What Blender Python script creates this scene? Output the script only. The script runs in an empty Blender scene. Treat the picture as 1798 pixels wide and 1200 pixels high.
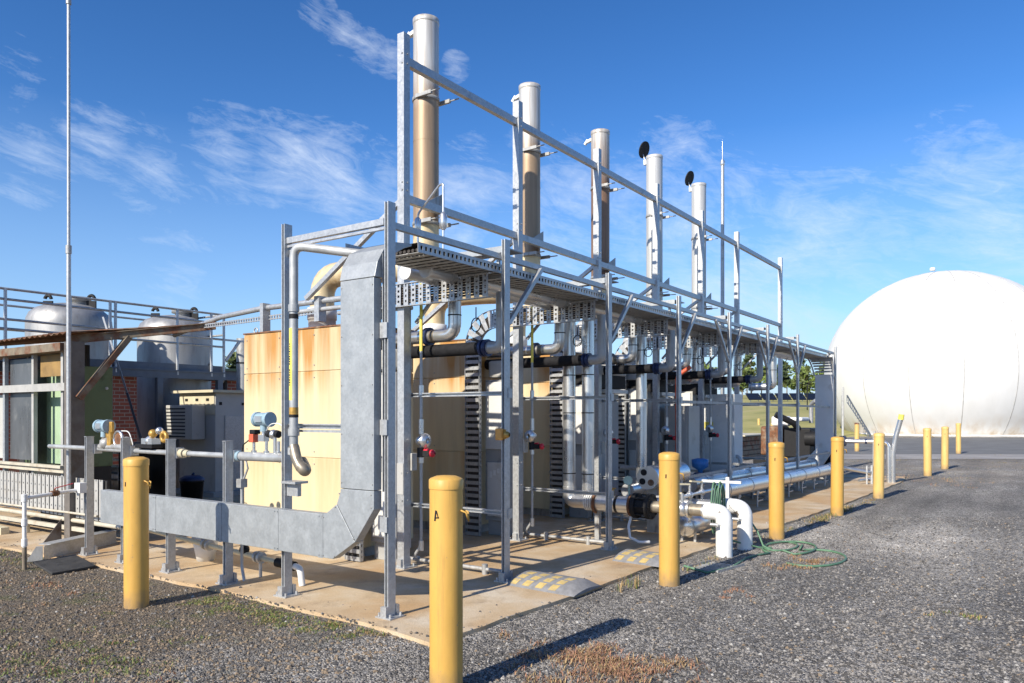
import bpy, bmesh, math, random
from mathutils import Vector, Matrix
R = math.radians
PI = math.pi
sc = bpy.context.scene
COL = sc.collection
rng = random.Random(7)

# ------------------------------------------------------------------ materials
def nodes(name):
    m = bpy.data.materials.new(name); m.use_nodes = True
    nt = m.node_tree
    for n in list(nt.nodes): nt.nodes.remove(n)
    out = nt.nodes.new('ShaderNodeOutputMaterial')
    b = nt.nodes.new('ShaderNodeBsdfPrincipled')
    nt.links.new(b.outputs[0], out.inputs[0])
    return m, nt, b
def N(nt, t, **k):
    n = nt.nodes.new(t)
    for a, v in k.items():
        if a.startswith('i_'):
            n.inputs[int(a[2:]) if a[2:].isdigit() else a[2:]].default_value = v
        else: setattr(n, a, v)
    return n
def pos(nt, scale=(1, 1, 1), loc=(0, 0, 0)):
    g = N(nt, 'ShaderNodeNewGeometry'); m = N(nt, 'ShaderNodeMapping')
    m.inputs['Scale'].default_value = scale; m.inputs['Location'].default_value = loc
    nt.links.new(g.outputs['Position'], m.inputs['Vector']); return m.outputs[0]
def noise(nt, vec, scale, detail=4, rough=.55, dist=0):
    n = N(nt, 'ShaderNodeTexNoise'); n.inputs['Scale'].default_value = scale
    n.inputs['Detail'].default_value = detail; n.inputs['Roughness'].default_value = rough
    n.inputs['Distortion'].default_value = dist
    nt.links.new(vec, n.inputs['Vector']); return n.outputs['Fac']
def ramp(nt, fac, stops):
    r = N(nt, 'ShaderNodeValToRGB'); e = r.color_ramp.elements
    while len(e) < len(stops): e.new(.5)
    for i, (p, c) in enumerate(stops):
        e[i].position = p; e[i].color = c if len(c) == 4 else (*c, 1)
    nt.links.new(fac, r.inputs[0]); return r.outputs[0]
def mixc(nt, f, a, b, mode='MIX'):
    m = N(nt, 'ShaderNodeMix', data_type='RGBA', blend_type=mode)
    for s, v in ((0, f), (6, a), (7, b)):
        if isinstance(v, (int, float)): m.inputs[s].default_value = v
        elif isinstance(v, tuple): m.inputs[s].default_value = (*v, 1) if len(v) == 3 else v
        else: nt.links.new(v, m.inputs[s])
    return m.outputs[2]
def bump(nt, b, h, strength, dist=.01):
    n = N(nt, 'ShaderNodeBump'); n.inputs['Strength'].default_value = strength; n.inputs['Distance'].default_value = dist
    nt.links.new(h, n.inputs['Height']); nt.links.new(n.outputs[0], b.inputs['Normal'])
def mth(nt, op, a, b=None):
    m = N(nt, 'ShaderNodeMath', operation=op)
    for i, v in enumerate((a, b)):
        if v is None: continue
        if isinstance(v, (int, float)): m.inputs[i].default_value = v
        else: nt.links.new(v, m.inputs[i])
    return m.outputs[0]
def sepz(nt):
    g = N(nt, 'ShaderNodeNewGeometry'); s = N(nt, 'ShaderNodeSeparateXYZ')
    nt.links.new(g.outputs['Position'], s.inputs[0]); return s.outputs
def mk(name, col, rough=.5, metal=0.0, var=.25, scale=6, stretch=(1, 1, 1), dirt=None, dirt_lo=.56, dirt_hi=.75,
       dstretch=(1, 1, 1), dscale=5, bmp=0, bscale=60, rvar=.12, spec=.5, spangle=0, dent=0):
    m, nt, b = nodes(name)
    n = noise(nt, pos(nt, stretch), scale, 6, .62)
    lo = tuple(c * (1 - var) for c in col); hi = tuple(min(1, c * (1 + var)) for c in col)
    c = ramp(nt, n, [(.32, lo), (.68, hi)])
    if dirt:
        d = noise(nt, pos(nt, dstretch, (3.1, 1.7, .4)), dscale, 5, .6)
        c = mixc(nt, ramp(nt, d, [(dirt_lo, (0, 0, 0)), (dirt_hi, (1, 1, 1))]), c, dirt)
    nt.links.new(c, b.inputs['Base Color'])
    if spangle:
        vv = N(nt, 'ShaderNodeTexVoronoi'); vv.inputs['Scale'].default_value = 55; nt.links.new(pos(nt), vv.inputs['Vector'])
        sv = N(nt, 'ShaderNodeSeparateColor'); nt.links.new(vv.outputs['Color'], sv.inputs[0])
        c = mixc(nt, 1.0, c, ramp(nt, sv.outputs[0], [(0, (1 - spangle,) * 3), (1, (1 + spangle,) * 3)]), 'MULTIPLY'); nt.links.new(c, b.inputs['Base Color'])
    if dent: bump(nt, b, noise(nt, pos(nt), 2.3, 3), dent, .03)
    b.inputs['Specular IOR Level'].default_value = spec
    b.inputs['Metallic'].default_value = metal
    rr = ramp(nt, n, [(.3, (max(.03, rough - rvar),) * 3), (.7, (min(1, rough + rvar),) * 3)])
    nt.links.new(rr, b.inputs['Roughness'])
    if bmp: bump(nt, b, noise(nt, pos(nt), bscale, 3), bmp)
    return m
M = {}
M['galv'] = mk('galvanised_steel', (.45, .46, .465), .46, .55, .10, 26, dirt=(.27, .27, .265), dirt_lo=.58, dirt_hi=.85, dscale=5, rvar=.06, spangle=.08)
M['galv_dull'] = mk('weathered_galvanised', (.38, .38, .37), .55, .4, .18, 14, dirt=(.17, .14, .11), dstretch=(3, 3, .6))
M['sheet'] = mk('galvanised_sheet', (.36, .38, .39), .5, .40, .06, 9, stretch=(1, 1, .6), dirt=(.30, .32, .33), dirt_lo=.46, dirt_hi=.75, dscale=7, rvar=.06, spangle=.07, dent=.22)
M['steel'] = mk('bright_cladding', (.70, .70, .69), .3, .85, .05, 4, dirt=(.48, .45, .41), dirt_lo=.58, dirt_hi=.85, dscale=3, rvar=.05)
M['tank'] = mk('stainless_tank', (.36, .36, .355), .5, .5, .14, 4, stretch=(1, 1, .4), dirt=(.24, .22, .2), dirt_lo=.54, dirt_hi=.8, dstretch=(3, 3, .5))
M['pipe_grey'] = mk('grey_painted_pipe', (.40, .41, .41), .45, .3, .15, 8, dirt=(.25, .2, .15), dirt_lo=.62)
M['black_rubber'] = mk('black_lagging', (.018, .018, .020), .75, 0, .4, 20, spec=.15)
M['black'] = mk('black_paint', (.015, .015, .016), .6, 0, .3, 20, spec=.25)
M['dark'] = mk('dark_interior', (.03, .029, .028), .8, 0, .4, 9)
M['blue_flange'] = mk('blue_coupling', (.02, .035, .10), .45, .2, .25, 20)
M['blue'] = mk('blue_paint', (.03, .16, .42), .4, 0, .15, 20)
M['pale_blue'] = mk('pale_blue_enamel', (.27, .38, .45), .35, 0, .15, 20)
M['red'] = mk('red_paint', (.55, .02, .04), .4, 0, .2, 20)
M['orange_red'] = mk('orange_red_plastic', (.62, .11, .05), .45, 0, .15, 20)
M['brass'] = mk('yellow_brass', (.46, .27, .06), .4, .3, .3, 25)
M['white'] = mk('white_paint', (.70, .70, .68), .5, 0, .05, 8, dirt=(.45, .43, .38), dirt_lo=.64, dirt_hi=.78, dscale=7)
M['white_dirty'] = mk('white_lagging', (.70, .70, .68), .55, 0, .05, 8, dirt=(.13, .11, .095), dirt_lo=.60, dirt_hi=.63, dscale=6)
def mat_bollard(name, base, worn):
    """yellow enamel: sun-faded blotches, chips down to grey primer, dust and rust round the foot"""
    m, nt, b = nodes(name)
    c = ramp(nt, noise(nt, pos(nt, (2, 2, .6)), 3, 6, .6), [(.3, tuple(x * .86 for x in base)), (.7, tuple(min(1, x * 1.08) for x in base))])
    st = noise(nt, pos(nt, (6, 6, .5), (1, 4, 0)), 3.5, 6, .65)
    c = mixc(nt, ramp(nt, st, [(.55, (0, 0, 0)), (.74, (.8, .8, .8))]), c, worn)
    ch = noise(nt, pos(nt, (1, 1, .8), (8, 2, 3)), 34, 3, .7)
    c = mixc(nt, ramp(nt, ch, [(.69, (0, 0, 0)), (.72, (.8, .8, .8))]), c, (.23, .19, .14))
    z = sepz(nt)[2]
    ft = mth(nt, 'MULTIPLY', mth(nt, 'SUBTRACT', .20, z), mth(nt, 'MULTIPLY', noise(nt, pos(nt, (1, 1, .6)), 18, 4), 7))
    c = mixc(nt, ramp(nt, ft, [(.12, (0, 0, 0)), (.75, (.8, .8, .8))]), c, (.24, .17, .10))
    nt.links.new(c, b.inputs['Base Color'])
    nt.links.new(ramp(nt, st, [(.35, (.42,) * 3), (.7, (.62,) * 3)]), b.inputs['Roughness'])
    bump(nt, b, noise(nt, pos(nt), 9, 4), .12, .01)
    return m
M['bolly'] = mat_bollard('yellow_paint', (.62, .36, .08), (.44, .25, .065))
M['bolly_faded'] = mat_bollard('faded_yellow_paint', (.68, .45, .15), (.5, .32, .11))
M['rust'] = mk('rusty_steel', (.17, .075, .035), .85, .1, .5, 14, dirt=(.30, .24, .17), dirt_lo=.5, dirt_hi=.7)
M['rust_beam'] = mk('rusting_beam', (.20, .165, .12), .8, .15, .3, 9, dirt=(.16, .055, .022), dirt_lo=.46, dirt_hi=.62, dscale=4)
M['green_sunlit'] = mk('sunlit_green_panel', (.34, .46, .30), .55, 0, .07, 3, dirt=(.27, .33, .2), dirt_lo=.6)  # paler copy of the container green, sunlight put into the colour
M['green_dark'] = mk('green_container', (.12, .17, .085), .55, 0, .12, 3, dirt=(.07, .085, .04), dirt_lo=.55)  # darker green holds the shade of the container's side; brick roof shares it
M['brown_board'] = mk('brown_board', (.26, .16, .055), .7, 0, .25, 6)
M['dark_panel'] = mk('dark_glazing', (.10, .105, .11), .3, .2, .4, 2.5, stretch=(1, 1, .3), dirt=(.22, .22, .21), dirt_lo=.58, dirt_hi=.8)
M['grey_cab'] = mk('grey_cabinet', (.46, .45, .415), .5, 0, .07, 3, dirt=(.33, .31, .27), dirt_lo=.6)
M['grey_dark'] = mk('grey_enclosure', (.34, .34, .335), .5, 0, .1, 3, dirt=(.2, .19, .18), dirt_lo=.6)
M['cream'] = mk('cream_paint', (.56, .50, .35), .5, 0, .08, 4, dirt=(.4, .3, .15), dirt_lo=.62)
M['platform'] = mk('dark_steel_beam', (.12, .14, .17), .55, .3, .2, 5)
M['concrete_grey'] = mk('grey_concrete', (.36, .36, .35), .9, 0, .15, 8, bmp=.3)
M['glass_gauge'] = mk('gauge_glass', (.30, .42, .36), .12, 0, .2, 20)
M['hose'] = mk('green_hose', (.10, .20, .12), .5, 0, .2, 20)
M['solar'] = mk('solar_cells', (.012, .018, .035), .15, .2, .2, 20)
M['bark'] = mk('bark', (.18, .14, .10), .9, 0, .3, 20)
M['leaf_a'] = mk('leaf_olive', (.10, .125, .035), .6, 0, .35, 1.2)
M['leaf_b'] = mk('leaf_green', (.14, .19, .04), .6, 0, .35, 1.2)
M['leaf_c'] = mk('leaf_dark', (.05, .075, .028), .6, 0, .35, 1.2)
M['weed_green'] = mk('weed_green', (.13, .17, .035), .7, 0, .3, 8)
M['weed_dry'] = mk('weed_dry', (.36, .25, .12), .8, 0, .3, 8)
M['weed_red'] = mk('weed_red', (.33, .17, .10), .8, 0, .3, 8)
M['stone_d'] = mk('stone_dark', (.07, .066, .063), .85, 0, .4, 40)
M['stone_m'] = mk('stone_mid', (.21, .195, .178), .85, 0, .35, 40)
M['stone_l'] = mk('stone_light', (.36, .345, .32), .85, 0, .25, 40)
M['stone_b'] = mk('stone_brown', (.22, .165, .11), .85, 0, .3, 40)
M['cable'] = mk('cables', (.05, .043, .038), .6, 0, .6, 12, stretch=(.3, 6, 6))
M['orange_box'] = mk('amber_plastic', (.70, .33, .07), .4, 0, .15, 20)
M['label_yellow'] = mk('yellow_label', (.80, .68, .12), .5, 0, .06, 8)
M['dark_post'] = mk('dark_weathered_steel', (.15, .135, .12), .7, .2, .25, 6, dirt=(.09, .06, .04), dirt_lo=.55)
M['bronze'] = mk('dull_bronze', (.30, .26, .20), .42, .5, .2, 16)
M['pale_door'] = mk('pale_cabinet_door', (.60, .59, .56), .5, 0, .06, 3, dirt=(.48, .45, .4), dirt_lo=.58)
M['frame_grey'] = mk('light_grey_frame', (.38, .375, .355), .6, 0, .12, 6, dirt=(.28, .25, .2), dirt_lo=.58, dirt_hi=.8)
M['cream_dull'] = mk('dull_cream', (.48, .44, .35), .6, 0, .12, 6, dirt=(.3, .22, .13), dirt_lo=.55)
M['membrane'] = None

def mat_panel(name, base, stain, heavy):
    """painted sheet steel with rust streaks running down from the seams"""
    m, nt, b = nodes(name)
    n = noise(nt, pos(nt, (1, 1, .3)), 2.2, 5)
    c = ramp(nt, n, [(.3, tuple(x * .9 for x in base)), (.7, base)])
    s = noise(nt, pos(nt, (1, 1, .07)), 7, 6, .55)
    s1 = noise(nt, pos(nt, (1, 1, .03)), 26, 3, .5)
    s2 = noise(nt, pos(nt, (1, 1, .2), (2, 6, 0)), 1.5, 3)
    z = sepz(nt)[2]
    f = mth(nt, 'FRACT', mth(nt, 'DIVIDE', mth(nt, 'ADD', z, .85), .98))
    edge = mth(nt, 'ADD', mth(nt, 'MULTIPLY', mth(nt, 'POWER', f, 2.5), .22), .05)
    top = ramp(nt, mth(nt, 'MULTIPLY', mth(nt, 'SUBTRACT', z, 1.8), 1.3), [(0, (0, 0, 0)), (1, (1, 1, 1))])
    amt = mth(nt, 'ADD', edge, mth(nt, 'MULTIPLY', top, .8))
    amt = mth(nt, 'MULTIPLY', amt, ramp(nt, s2, [(.33, (.12, .12, .12)), (.62, (1, 1, 1))]))
    v = mth(nt, 'MULTIPLY', mth(nt, 'ADD', ramp(nt, s, [(.3, (0, 0, 0)), (.66, (1, 1, 1))]), mth(nt, 'MULTIPLY', s1, .22)), amt)
    v = mth(nt, 'MULTIPLY', v, heavy)
    c = mixc(nt, ramp(nt, v, [(.02, (0, 0, 0)), (.85, (.95, .95, .95))]), c, stain)
    dr = noise(nt, pos(nt, (1, 1, .12), (5, 1, 7)), 5, 5, .65)
    c = mixc(nt, mth(nt, 'MULTIPLY', ramp(nt, dr, [(.5, (0, 0, 0)), (.72, (.7, .7, .7))]), heavy * .35), c, tuple(x * .62 for x in base))
    nt.links.new(c, b.inputs['Base Color']); b.inputs['Roughness'].default_value = .5
    return m
M['panel_yellow'] = mat_panel('rust_streaked_yellow_panel', (.67, .575, .36), (.44, .20, .035), 2.1)
M['panel_grey'] = mat_panel('light_grey_panel', (.44, .44, .425), (.3, .25, .18), .4)

def mat_stack(name, lo, hi, z0, z1):
    m, nt, b = nodes(name)
    z = sepz(nt)[2]
    n = noise(nt, pos(nt, (1, 1, .25)), 5, 5)
    zz = mth(nt, 'ADD', z, mth(nt, 'MULTIPLY', mth(nt, 'SUBTRACT', n, .5), .35))
    f = mth(nt, 'DIVIDE', mth(nt, 'SUBTRACT', zz, z0), z1 - z0)
    c = ramp(nt, f, [(0, lo), (1, hi)])
    s = noise(nt, pos(nt, (1, 1, .06)), 22, 4)
    c = mixc(nt, ramp(nt, s, [(.4, (0, 0, 0)), (.8, (.7, .7, .7))]), c, tuple(x * .55 for x in lo))
    nt.links.new(c, b.inputs['Base Color'])
    b.inputs['Metallic'].default_value = .35; b.inputs['Roughness'].default_value = .5
    return m
M['stack_brown'] = mat_stack('heat_tinted_flue', (.37, .26, .165), (.60, .585, .55), 5.0, 5.55)
M['stack_rust'] = mat_stack('rust_tinted_flue', (.28, .17, .11), (.64, .60, .54), 5.2, 5.9)
M['stack_steel'] = mat_stack('silver_flue', (.58, .565, .52), (.62, .61, .585), 4.2, 5.5)
M['duct_tan'] = mk('tan_exhaust_duct', (.66, .53, .32), .45, .2, .12, 4, dirt=(.36, .2, .07), dirt_lo=.5, dirt_hi=.72, dscale=4)

def mat_brick():
    m, nt, b = nodes('red_brick')
    g = N(nt, 'ShaderNodeNewGeometry'); s = N(nt, 'ShaderNodeSeparateXYZ'); cb = N(nt, 'ShaderNodeCombineXYZ')
    nt.links.new(g.outputs['Position'], s.inputs[0])
    nt.links.new(mth(nt, 'ADD', s.outputs[0], s.outputs[1]), cb.inputs[0]); nt.links.new(s.outputs[2], cb.inputs[1])
    t = N(nt, 'ShaderNodeTexBrick'); t.inputs['Scale'].default_value = 1
    t.inputs['Brick Width'].default_value = .24; t.inputs['Row Height'].default_value = .086; t.inputs['Mortar Size'].default_value = .01
    t.inputs['Color1'].default_value = (.30, .09, .055, 1); t.inputs['Color2'].default_value = (.22, .065, .045, 1)
    t.inputs['Mortar'].default_value = (.30, .26, .22, 1)
    nt.links.new(cb.outputs[0], t.inputs['Vector']); nt.links.new(t.outputs[0], b.inputs['Base Color'])
    b.inputs['Roughness'].default_value = .9
    return m
M['brick'] = mat_brick()

def mat_concrete():
    m, nt, b = nodes('stained_concrete')
    p = pos(nt)
    c = ramp(nt, noise(nt, p, 1.3, 6, .6), [(.3, (.42, .285, .155)), (.5, (.53, .40, .25)), (.72, (.62, .54, .42))])
    o = ramp(nt, noise(nt, pos(nt, (1, 1, 1), (5, 2, 0)), .8, 5, .6), [(.46, (0, 0, 0)), (.68, (.85, .85, .85))])
    c = mixc(nt, o, c, (.46, .27, .11))
    d = ramp(nt, noise(nt, pos(nt, (1, 1, 1), (9, 7, 0)), 3.5, 6, .65), [(.54, (0, 0, 0)), (.75, (.75, .75, .75))])
    c = mixc(nt, d, c, (.27, .195, .125))
    sp = ramp(nt, noise(nt, p, 140, 2), [(.35, (.75, .75, .75)), (.65, (1.12, 1.12, 1.12))])
    c = mixc(nt, 1.0, c, sp, 'MULTIPLY')
    nt.links.new(c, b.inputs['Base Color']); b.inputs['Roughness'].default_value = .85
    bump(nt, b, noise(nt, p, 90, 4), .25, .004)
    return m
M['concrete'] = mat_concrete()

def mat_gravel():
    m, nt, b = nodes('gravel')
    p = pos(nt)
    v = N(nt, 'ShaderNodeTexVoronoi'); v.inputs['Scale'].default_value = 78; nt.links.new(p, v.inputs['Vector'])
    v2 = N(nt, 'ShaderNodeTexVoronoi'); v2.inputs['Scale'].default_value = 24; nt.links.new(p, v2.inputs['Vector'])
    s = N(nt, 'ShaderNodeSeparateColor'); nt.links.new(v.outputs['Color'], s.inputs[0])
    c = ramp(nt, s.outputs[0], [(0, (.052, .049, .046)), (.4, (.172, .162, .150)), (.72, (.31, .295, .275)), (.9, (.40, .38, .35)), (1, (.60, .57, .52))])
    s2 = N(nt, 'ShaderNodeSeparateColor'); nt.links.new(v2.outputs['Color'], s2.inputs[0])
    c = mixc(nt, ramp(nt, s2.outputs[1], [(.86, (0, 0, 0)), (.9, (.6, .6, .6))]), c, (.40, .385, .365))
    # worn, paler lanes and patches of ground dust
    big = noise(nt, pos(nt, (.5, 1, 1)), .55, 5, .6)
    c = mixc(nt, 1.0, c, ramp(nt, big, [(.32, (.70, .70, .70)), (.52, (1, 1, 1)), (.70, (1.7, 1.68, 1.64))]), 'MULTIPLY')
    c = mixc(nt, 1.0, c, ramp(nt, noise(nt, pos(nt, (.09, 1, 1), (3, 0, 0)), 1.15, 4, .6), [(.34, (.76, .75, .74)), (.5, (1, 1, 1)), (.66, (1.3, 1.28, 1.25))]), 'MULTIPLY')
    dv = N(nt, 'ShaderNodeVectorMath', operation='DISTANCE'); g0 = N(nt, 'ShaderNodeNewGeometry'); nt.links.new(g0.outputs['Position'], dv.inputs[0]); dv.inputs[1].default_value = (6.6, -2.6, 0)
    pale = mth(nt, 'MULTIPLY', mth(nt, 'MAXIMUM', mth(nt, 'SUBTRACT', 1, mth(nt, 'DIVIDE', dv.outputs['Value'], 2.6)), 0), noise(nt, p, 1.6, 6, .7))
    c = mixc(nt, 1.0, c, ramp(nt, pale, [(.05, (1, 1, 1)), (.45, (2.1, 2.08, 2.04))]), 'MULTIPLY')
    xyz = sepz(nt)
    # soil and moss near the left corner and along the pad edge
    left = mth(nt, 'MULTIPLY', mth(nt, 'ADD', xyz[1], 1.3), .5)
    soil = mth(nt, 'MULTIPLY', noise(nt, pos(nt, (1, 1, 1), (2, 8, 0)), 1.5, 6, .66), left)
    sm = ramp(nt, soil, [(.26, (0, 0, 0)), (.55, (.92, .92, .92))])
    # only in front of the pad, so not on the open yard behind
    gate = ramp(nt, mth(nt, 'MULTIPLY', mth(nt, 'ADD', xyz[0], 6), .1), [(.55, (1, 1, 1)), (.75, (0, 0, 0))])
    sm = mth(nt, 'MULTIPLY', sm, gate)
    c = mixc(nt, sm, c, ramp(nt, s.outputs[1], [(0, (.075, .058, .042)), (.6, (.165, .125, .082)), (1, (.32, .26, .19))]))
    ms = ramp(nt, noise(nt, pos(nt, (1, 1, 1), (4, 3, 0)), 2.2, 6, .7), [(.54, (0, 0, 0)), (.66, (.85, .85, .85))])
    c = mixc(nt, mth(nt, 'MULTIPLY', ms, sm), c, (.10, .115, .035))
    # brown verge toward the far road
    fr = ramp(nt, mth(nt, 'MULTIPLY', xyz[0], .03), [(.36, (0, 0, 0)), (.62, (.6, .6, .6))])
    fr = mth(nt, 'MULTIPLY', fr, ramp(nt, noise(nt, p, .5, 6, .7), [(.42, (0, 0, 0)), (.62, (1, 1, 1))]))
    c = mixc(nt, fr, c, (.30, .25, .19))
    br = ramp(nt, noise(nt, pos(nt, (1, 1, 1), (11, 1, 0)), 1.1, 7, .72), [(.65, (0, 0, 0)), (.80, (.6, .6, .6))])
    c = mixc(nt, br, c, (.27, .20, .14))
    nt.links.new(c, b.inputs['Base Color']); b.inputs['Roughness'].default_value = .88
    h = mth(nt, 'ADD', mth(nt, 'MULTIPLY', v.outputs['Distance'], -1), mth(nt, 'MULTIPLY', v2.outputs['Distance'], -.8))
    bump(nt, b, h, 1.0, .032)
    return m
M['gravel'] = mat_gravel()
def mat_asphalt(name, col, v=.3):
    m, nt, b = nodes(name)
    c = ramp(nt, noise(nt, pos(nt), 60, 3, .7), [(.3, tuple(x * (1 - v) for x in col)), (.7, tuple(x * (1 + v) for x in col))])
    c = mixc(nt, 1.0, c, ramp(nt, noise(nt, pos(nt), .8, 5), [(.3, (.8, .8, .8)), (.7, (1.25, 1.25, 1.25))]), 'MULTIPLY')
    nt.links.new(c, b.inputs['Base Color']); b.inputs['Roughness'].default_value = .9
    return m
M['asphalt'] = mat_asphalt('asphalt', (.13, .13, .128))
M['path'] = mat_asphalt('worn_path', (.27, .255, .24), .15)
M['kerbwhite'] = mat_asphalt('pale_kerb', (.58, .56, .52), .1)
def mat_field():
    m, nt, b = nodes('dry_grass_field')
    c = ramp(nt, noise(nt, pos(nt, (.3, 1, 1)), .25, 7, .7), [(.3, (.20, .20, .05)), (.5, (.33, .30, .10)), (.7, (.40, .33, .16))])
    nt.links.new(c, b.inputs['Base Color']); b.inputs['Roughness'].default_value = .95
    return m
M['field'] = mat_field()
def mat_membrane():
    m, nt, b = nodes('white_membrane')
    tc = N(nt, 'ShaderNodeTexCoord'); s = N(nt, 'ShaderNodeSeparateXYZ'); nt.links.new(tc.outputs['Object'], s.inputs[0])
    n = noise(nt, pos(nt, (1, 1, .12)), 1.1, 6, .6)
    c = ramp(nt, n, [(.35, (.63, .625, .60)), (.65, (.68, .675, .655))])
    dz = mth(nt, 'MULTIPLY', s.outputs[2], .11)
    low = mth(nt, 'SUBTRACT', 1, mth(nt, 'MULTIPLY', s.outputs[2], .55))
    st = mth(nt, 'MULTIPLY', ramp(nt, n, [(.4, (0, 0, 0)), (.65, (1, 1, 1))]), low)
    c = mixc(nt, ramp(nt, st, [(.05, (0, 0, 0)), (1, (.9, .9, .9))]), c, (.42, .31, .18))
    sp = ramp(nt, noise(nt, pos(nt, (1, 1, 1), (7, 1, 2)), 1.3, 4, .7), [(.66, (0, 0, 0)), (.78, (.35, .35, .35))])
    c = mixc(nt, sp, c, (.55, .54, .52))
    nt.links.new(c, b.inputs['Base Color']); b.inputs['Roughness'].default_value = .55
    return m
M['membrane'] = mat_membrane()
M['seam_grey'] = mk('seam_grey', (.38, .37, .35), .7, 0, .3, 3)
M['hazard_grey'] = mk('worn_grey_paint', (.21, .21, .215), .85, 0, .2, 18, bmp=.2)
M['hazard_yellow'] = mk('worn_yellow_paint', (.46, .34, .13), .85, 0, .2, 22, dirt=(.3, .27, .2), dirt_lo=.56, dirt_hi=.7, dscale=16)
M['mat_dark'] = mk('dark_cover', (.035, .034, .033), .8, 0, .35, 12, bmp=.3)

# ------------------------------------------------------------------ mesh builder
class MB:
    def __init__(s): s.v = []; s.f = []; s.sm = []; s.mi = []
    def add(s, vs, fs, smooth=False, mi=0):
        o = len(s.v); s.v.extend([tuple(v) for v in vs])
        for f in fs:
            s.f.append([i + o for i in f]); s.sm.append(smooth); s.mi.append(mi)
    def box(s, x0, x1, y0, y1, z0, z1, mi=0):
        if x0 > x1: x0, x1 = x1, x0
        if y0 > y1: y0, y1 = y1, y0
        if z0 > z1: z0, z1 = z1, z0
        v = [(x, y, z) for z in (z0, z1) for y in (y0, y1) for x in (x0, x1)]
        s.add(v, [(0, 2, 3, 1), (4, 5, 7, 6), (0, 1, 5, 4), (2, 6, 7, 3), (0, 4, 6, 2), (1, 3, 7, 5)], mi=mi)
    def obox(s, o, ax, ay, az, mi=0):
        """box from corner o with three edge vectors"""
        o, ax, ay, az = map(Vector, (o, ax, ay, az))
        v = [o + ax * i + ay * j + az * k for k in (0, 1) for j in (0, 1) for i in (0, 1)]
        fs = [(0, 2, 3, 1), (4, 5, 7, 6), (0, 1, 5, 4), (2, 6, 7, 3), (0, 4, 6, 2), (1, 3, 7, 5)]
        if ax.cross(ay).dot(az) < 0: fs = [tuple(reversed(f)) for f in fs]
        s.add(v, fs, mi=mi)
    def prism(s, prof, p0, p1, up=(0, 0, 1), mi=0, smooth=False):
        p0, p1 = Vector(p0), Vector(p1); w = (p1 - p0).normalized(); up = Vector(up)
        u = up.cross(w)
        if u.length < 1e-5: u = Vector((1, 0, 0)).cross(w)
        u.normalize(); t = w.cross(u)
        n = len(prof)
        vs = [p0 + u * a + t * b for a, b in prof] + [p1 + u * a + t * b for a, b in prof]
        fs = [(i, (i + 1) % n, n + (i + 1) % n, n + i) for i in range(n)]
        s.add(vs, fs, smooth, mi); s.add(vs, [tuple(reversed(range(n))), tuple(range(n, 2 * n))], False, mi)
    def bar(s, p0, p1, w, h, up=(0, 0, 1), mi=0):
        s.prism([(-w / 2, -h / 2), (w / 2, -h / 2), (w / 2, h / 2), (-w / 2, h / 2)], p0, p1, up, mi)
    def tube(s, pts, r, n=12, mi=0, caps=True):
        pts = [Vector(p) for p in pts]
        rs = r if isinstance(r, (list, tuple)) else [r] * len(pts)
        rings = []; u = None
        for i, p in enumerate(pts):
            a = pts[max(0, i - 1)]; b = pts[min(len(pts) - 1, i + 1)]
            w = (b - a).normalized()
            if u is None:
                u = Vector((0, 0, 1)).cross(w)
                if u.length < 1e-3: u = Vector((0, 1, 0)).cross(w)
            u = (u - w * u.dot(w)).normalized(); t = w.cross(u)
            rings.append([p + (u * math.cos(2 * PI * k / n) + t * math.sin(2 * PI * k / n)) * rs[i] for k in range(n)])
        vs = [v for rg in rings for v in rg]; fs = []
        for i in range(len(pts) - 1):
            for k in range(n):
                fs.append((i * n + k, i * n + (k + 1) % n, (i + 1) * n + (k + 1) % n, (i + 1) * n + k))
        s.add(vs, fs, True, mi)
        if caps:
            s.add(rings[0], [tuple(reversed(range(n)))], False, mi); s.add(rings[-1], [tuple(range(n))], False, mi)
    def disc(s, c, axis, r, th, n=20, mi=0):
        c = Vector(c); a = Vector(axis).normalized()
        s.tube([c - a * th / 2, c + a * th / 2], r, n, mi)
    def lathe(s, prof, c, axis=(0, 0, 1), n=20, mi=0):
        c = Vector(c); w = Vector(axis).normalized(); u = Vector((0, 0, 1)).cross(w)
        if u.length < 1e-3: u = Vector((1, 0, 0))
        u.normalize(); t = w.cross(u); vs = []; fs = []
        for r, h in prof:
            for k in range(n):
                vs.append(c + w * h + (u * math.cos(2 * PI * k / n) + t * math.sin(2 * PI * k / n)) * max(r, 1e-4))
        for i in range(len(prof) - 1):
            for k in range(n): fs.append((i * n + k, i * n + (k + 1) % n, (i + 1) * n + (k + 1) % n, (i + 1) * n + k))
        s.add(vs, fs, True, mi)
    def ball(s, c, r, n=12, mi=0, sq=(1, 1, 1)):
        c = Vector(c); prof = [(math.sin(PI * i / 8) * r, -math.cos(PI * i / 8) * r) for i in range(9)]
        o = len(s.v); s.lathe(prof, (0, 0, 0), n=n, mi=mi)
        for i in range(o, len(s.v)):
            v = s.v[i]; s.v[i] = (v[0] * sq[0] + c.x, v[1] * sq[1] + c.y, v[2] * sq[2] + c.z)
    def build(s, name, mat, parent=None, base=None, bevel=0):
        """parts are stored relative to the base of their thing"""
        b = Vector(base) if base is not None else Vector((0, 0, 0))
        p = parent
        if p is not None:
            b = Vector((0, 0, 0)); q = p
            while q is not None: b = b + q.location; q = q.parent
        me = bpy.data.meshes.new(name)
        me.from_pydata([(v[0] - b.x, v[1] - b.y, v[2] - b.z) for v in s.v], [], s.f)
        me.polygons.foreach_set('use_smooth', s.sm); me.polygons.foreach_set('material_index', s.mi)
        for m in (mat if isinstance(mat, list) else [mat]): me.materials.append(M[m])
        me.update()
        o = bpy.data.objects.new(name, me); COL.objects.link(o)
        if p is not None: o.parent = p
        else: o.location = b
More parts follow.
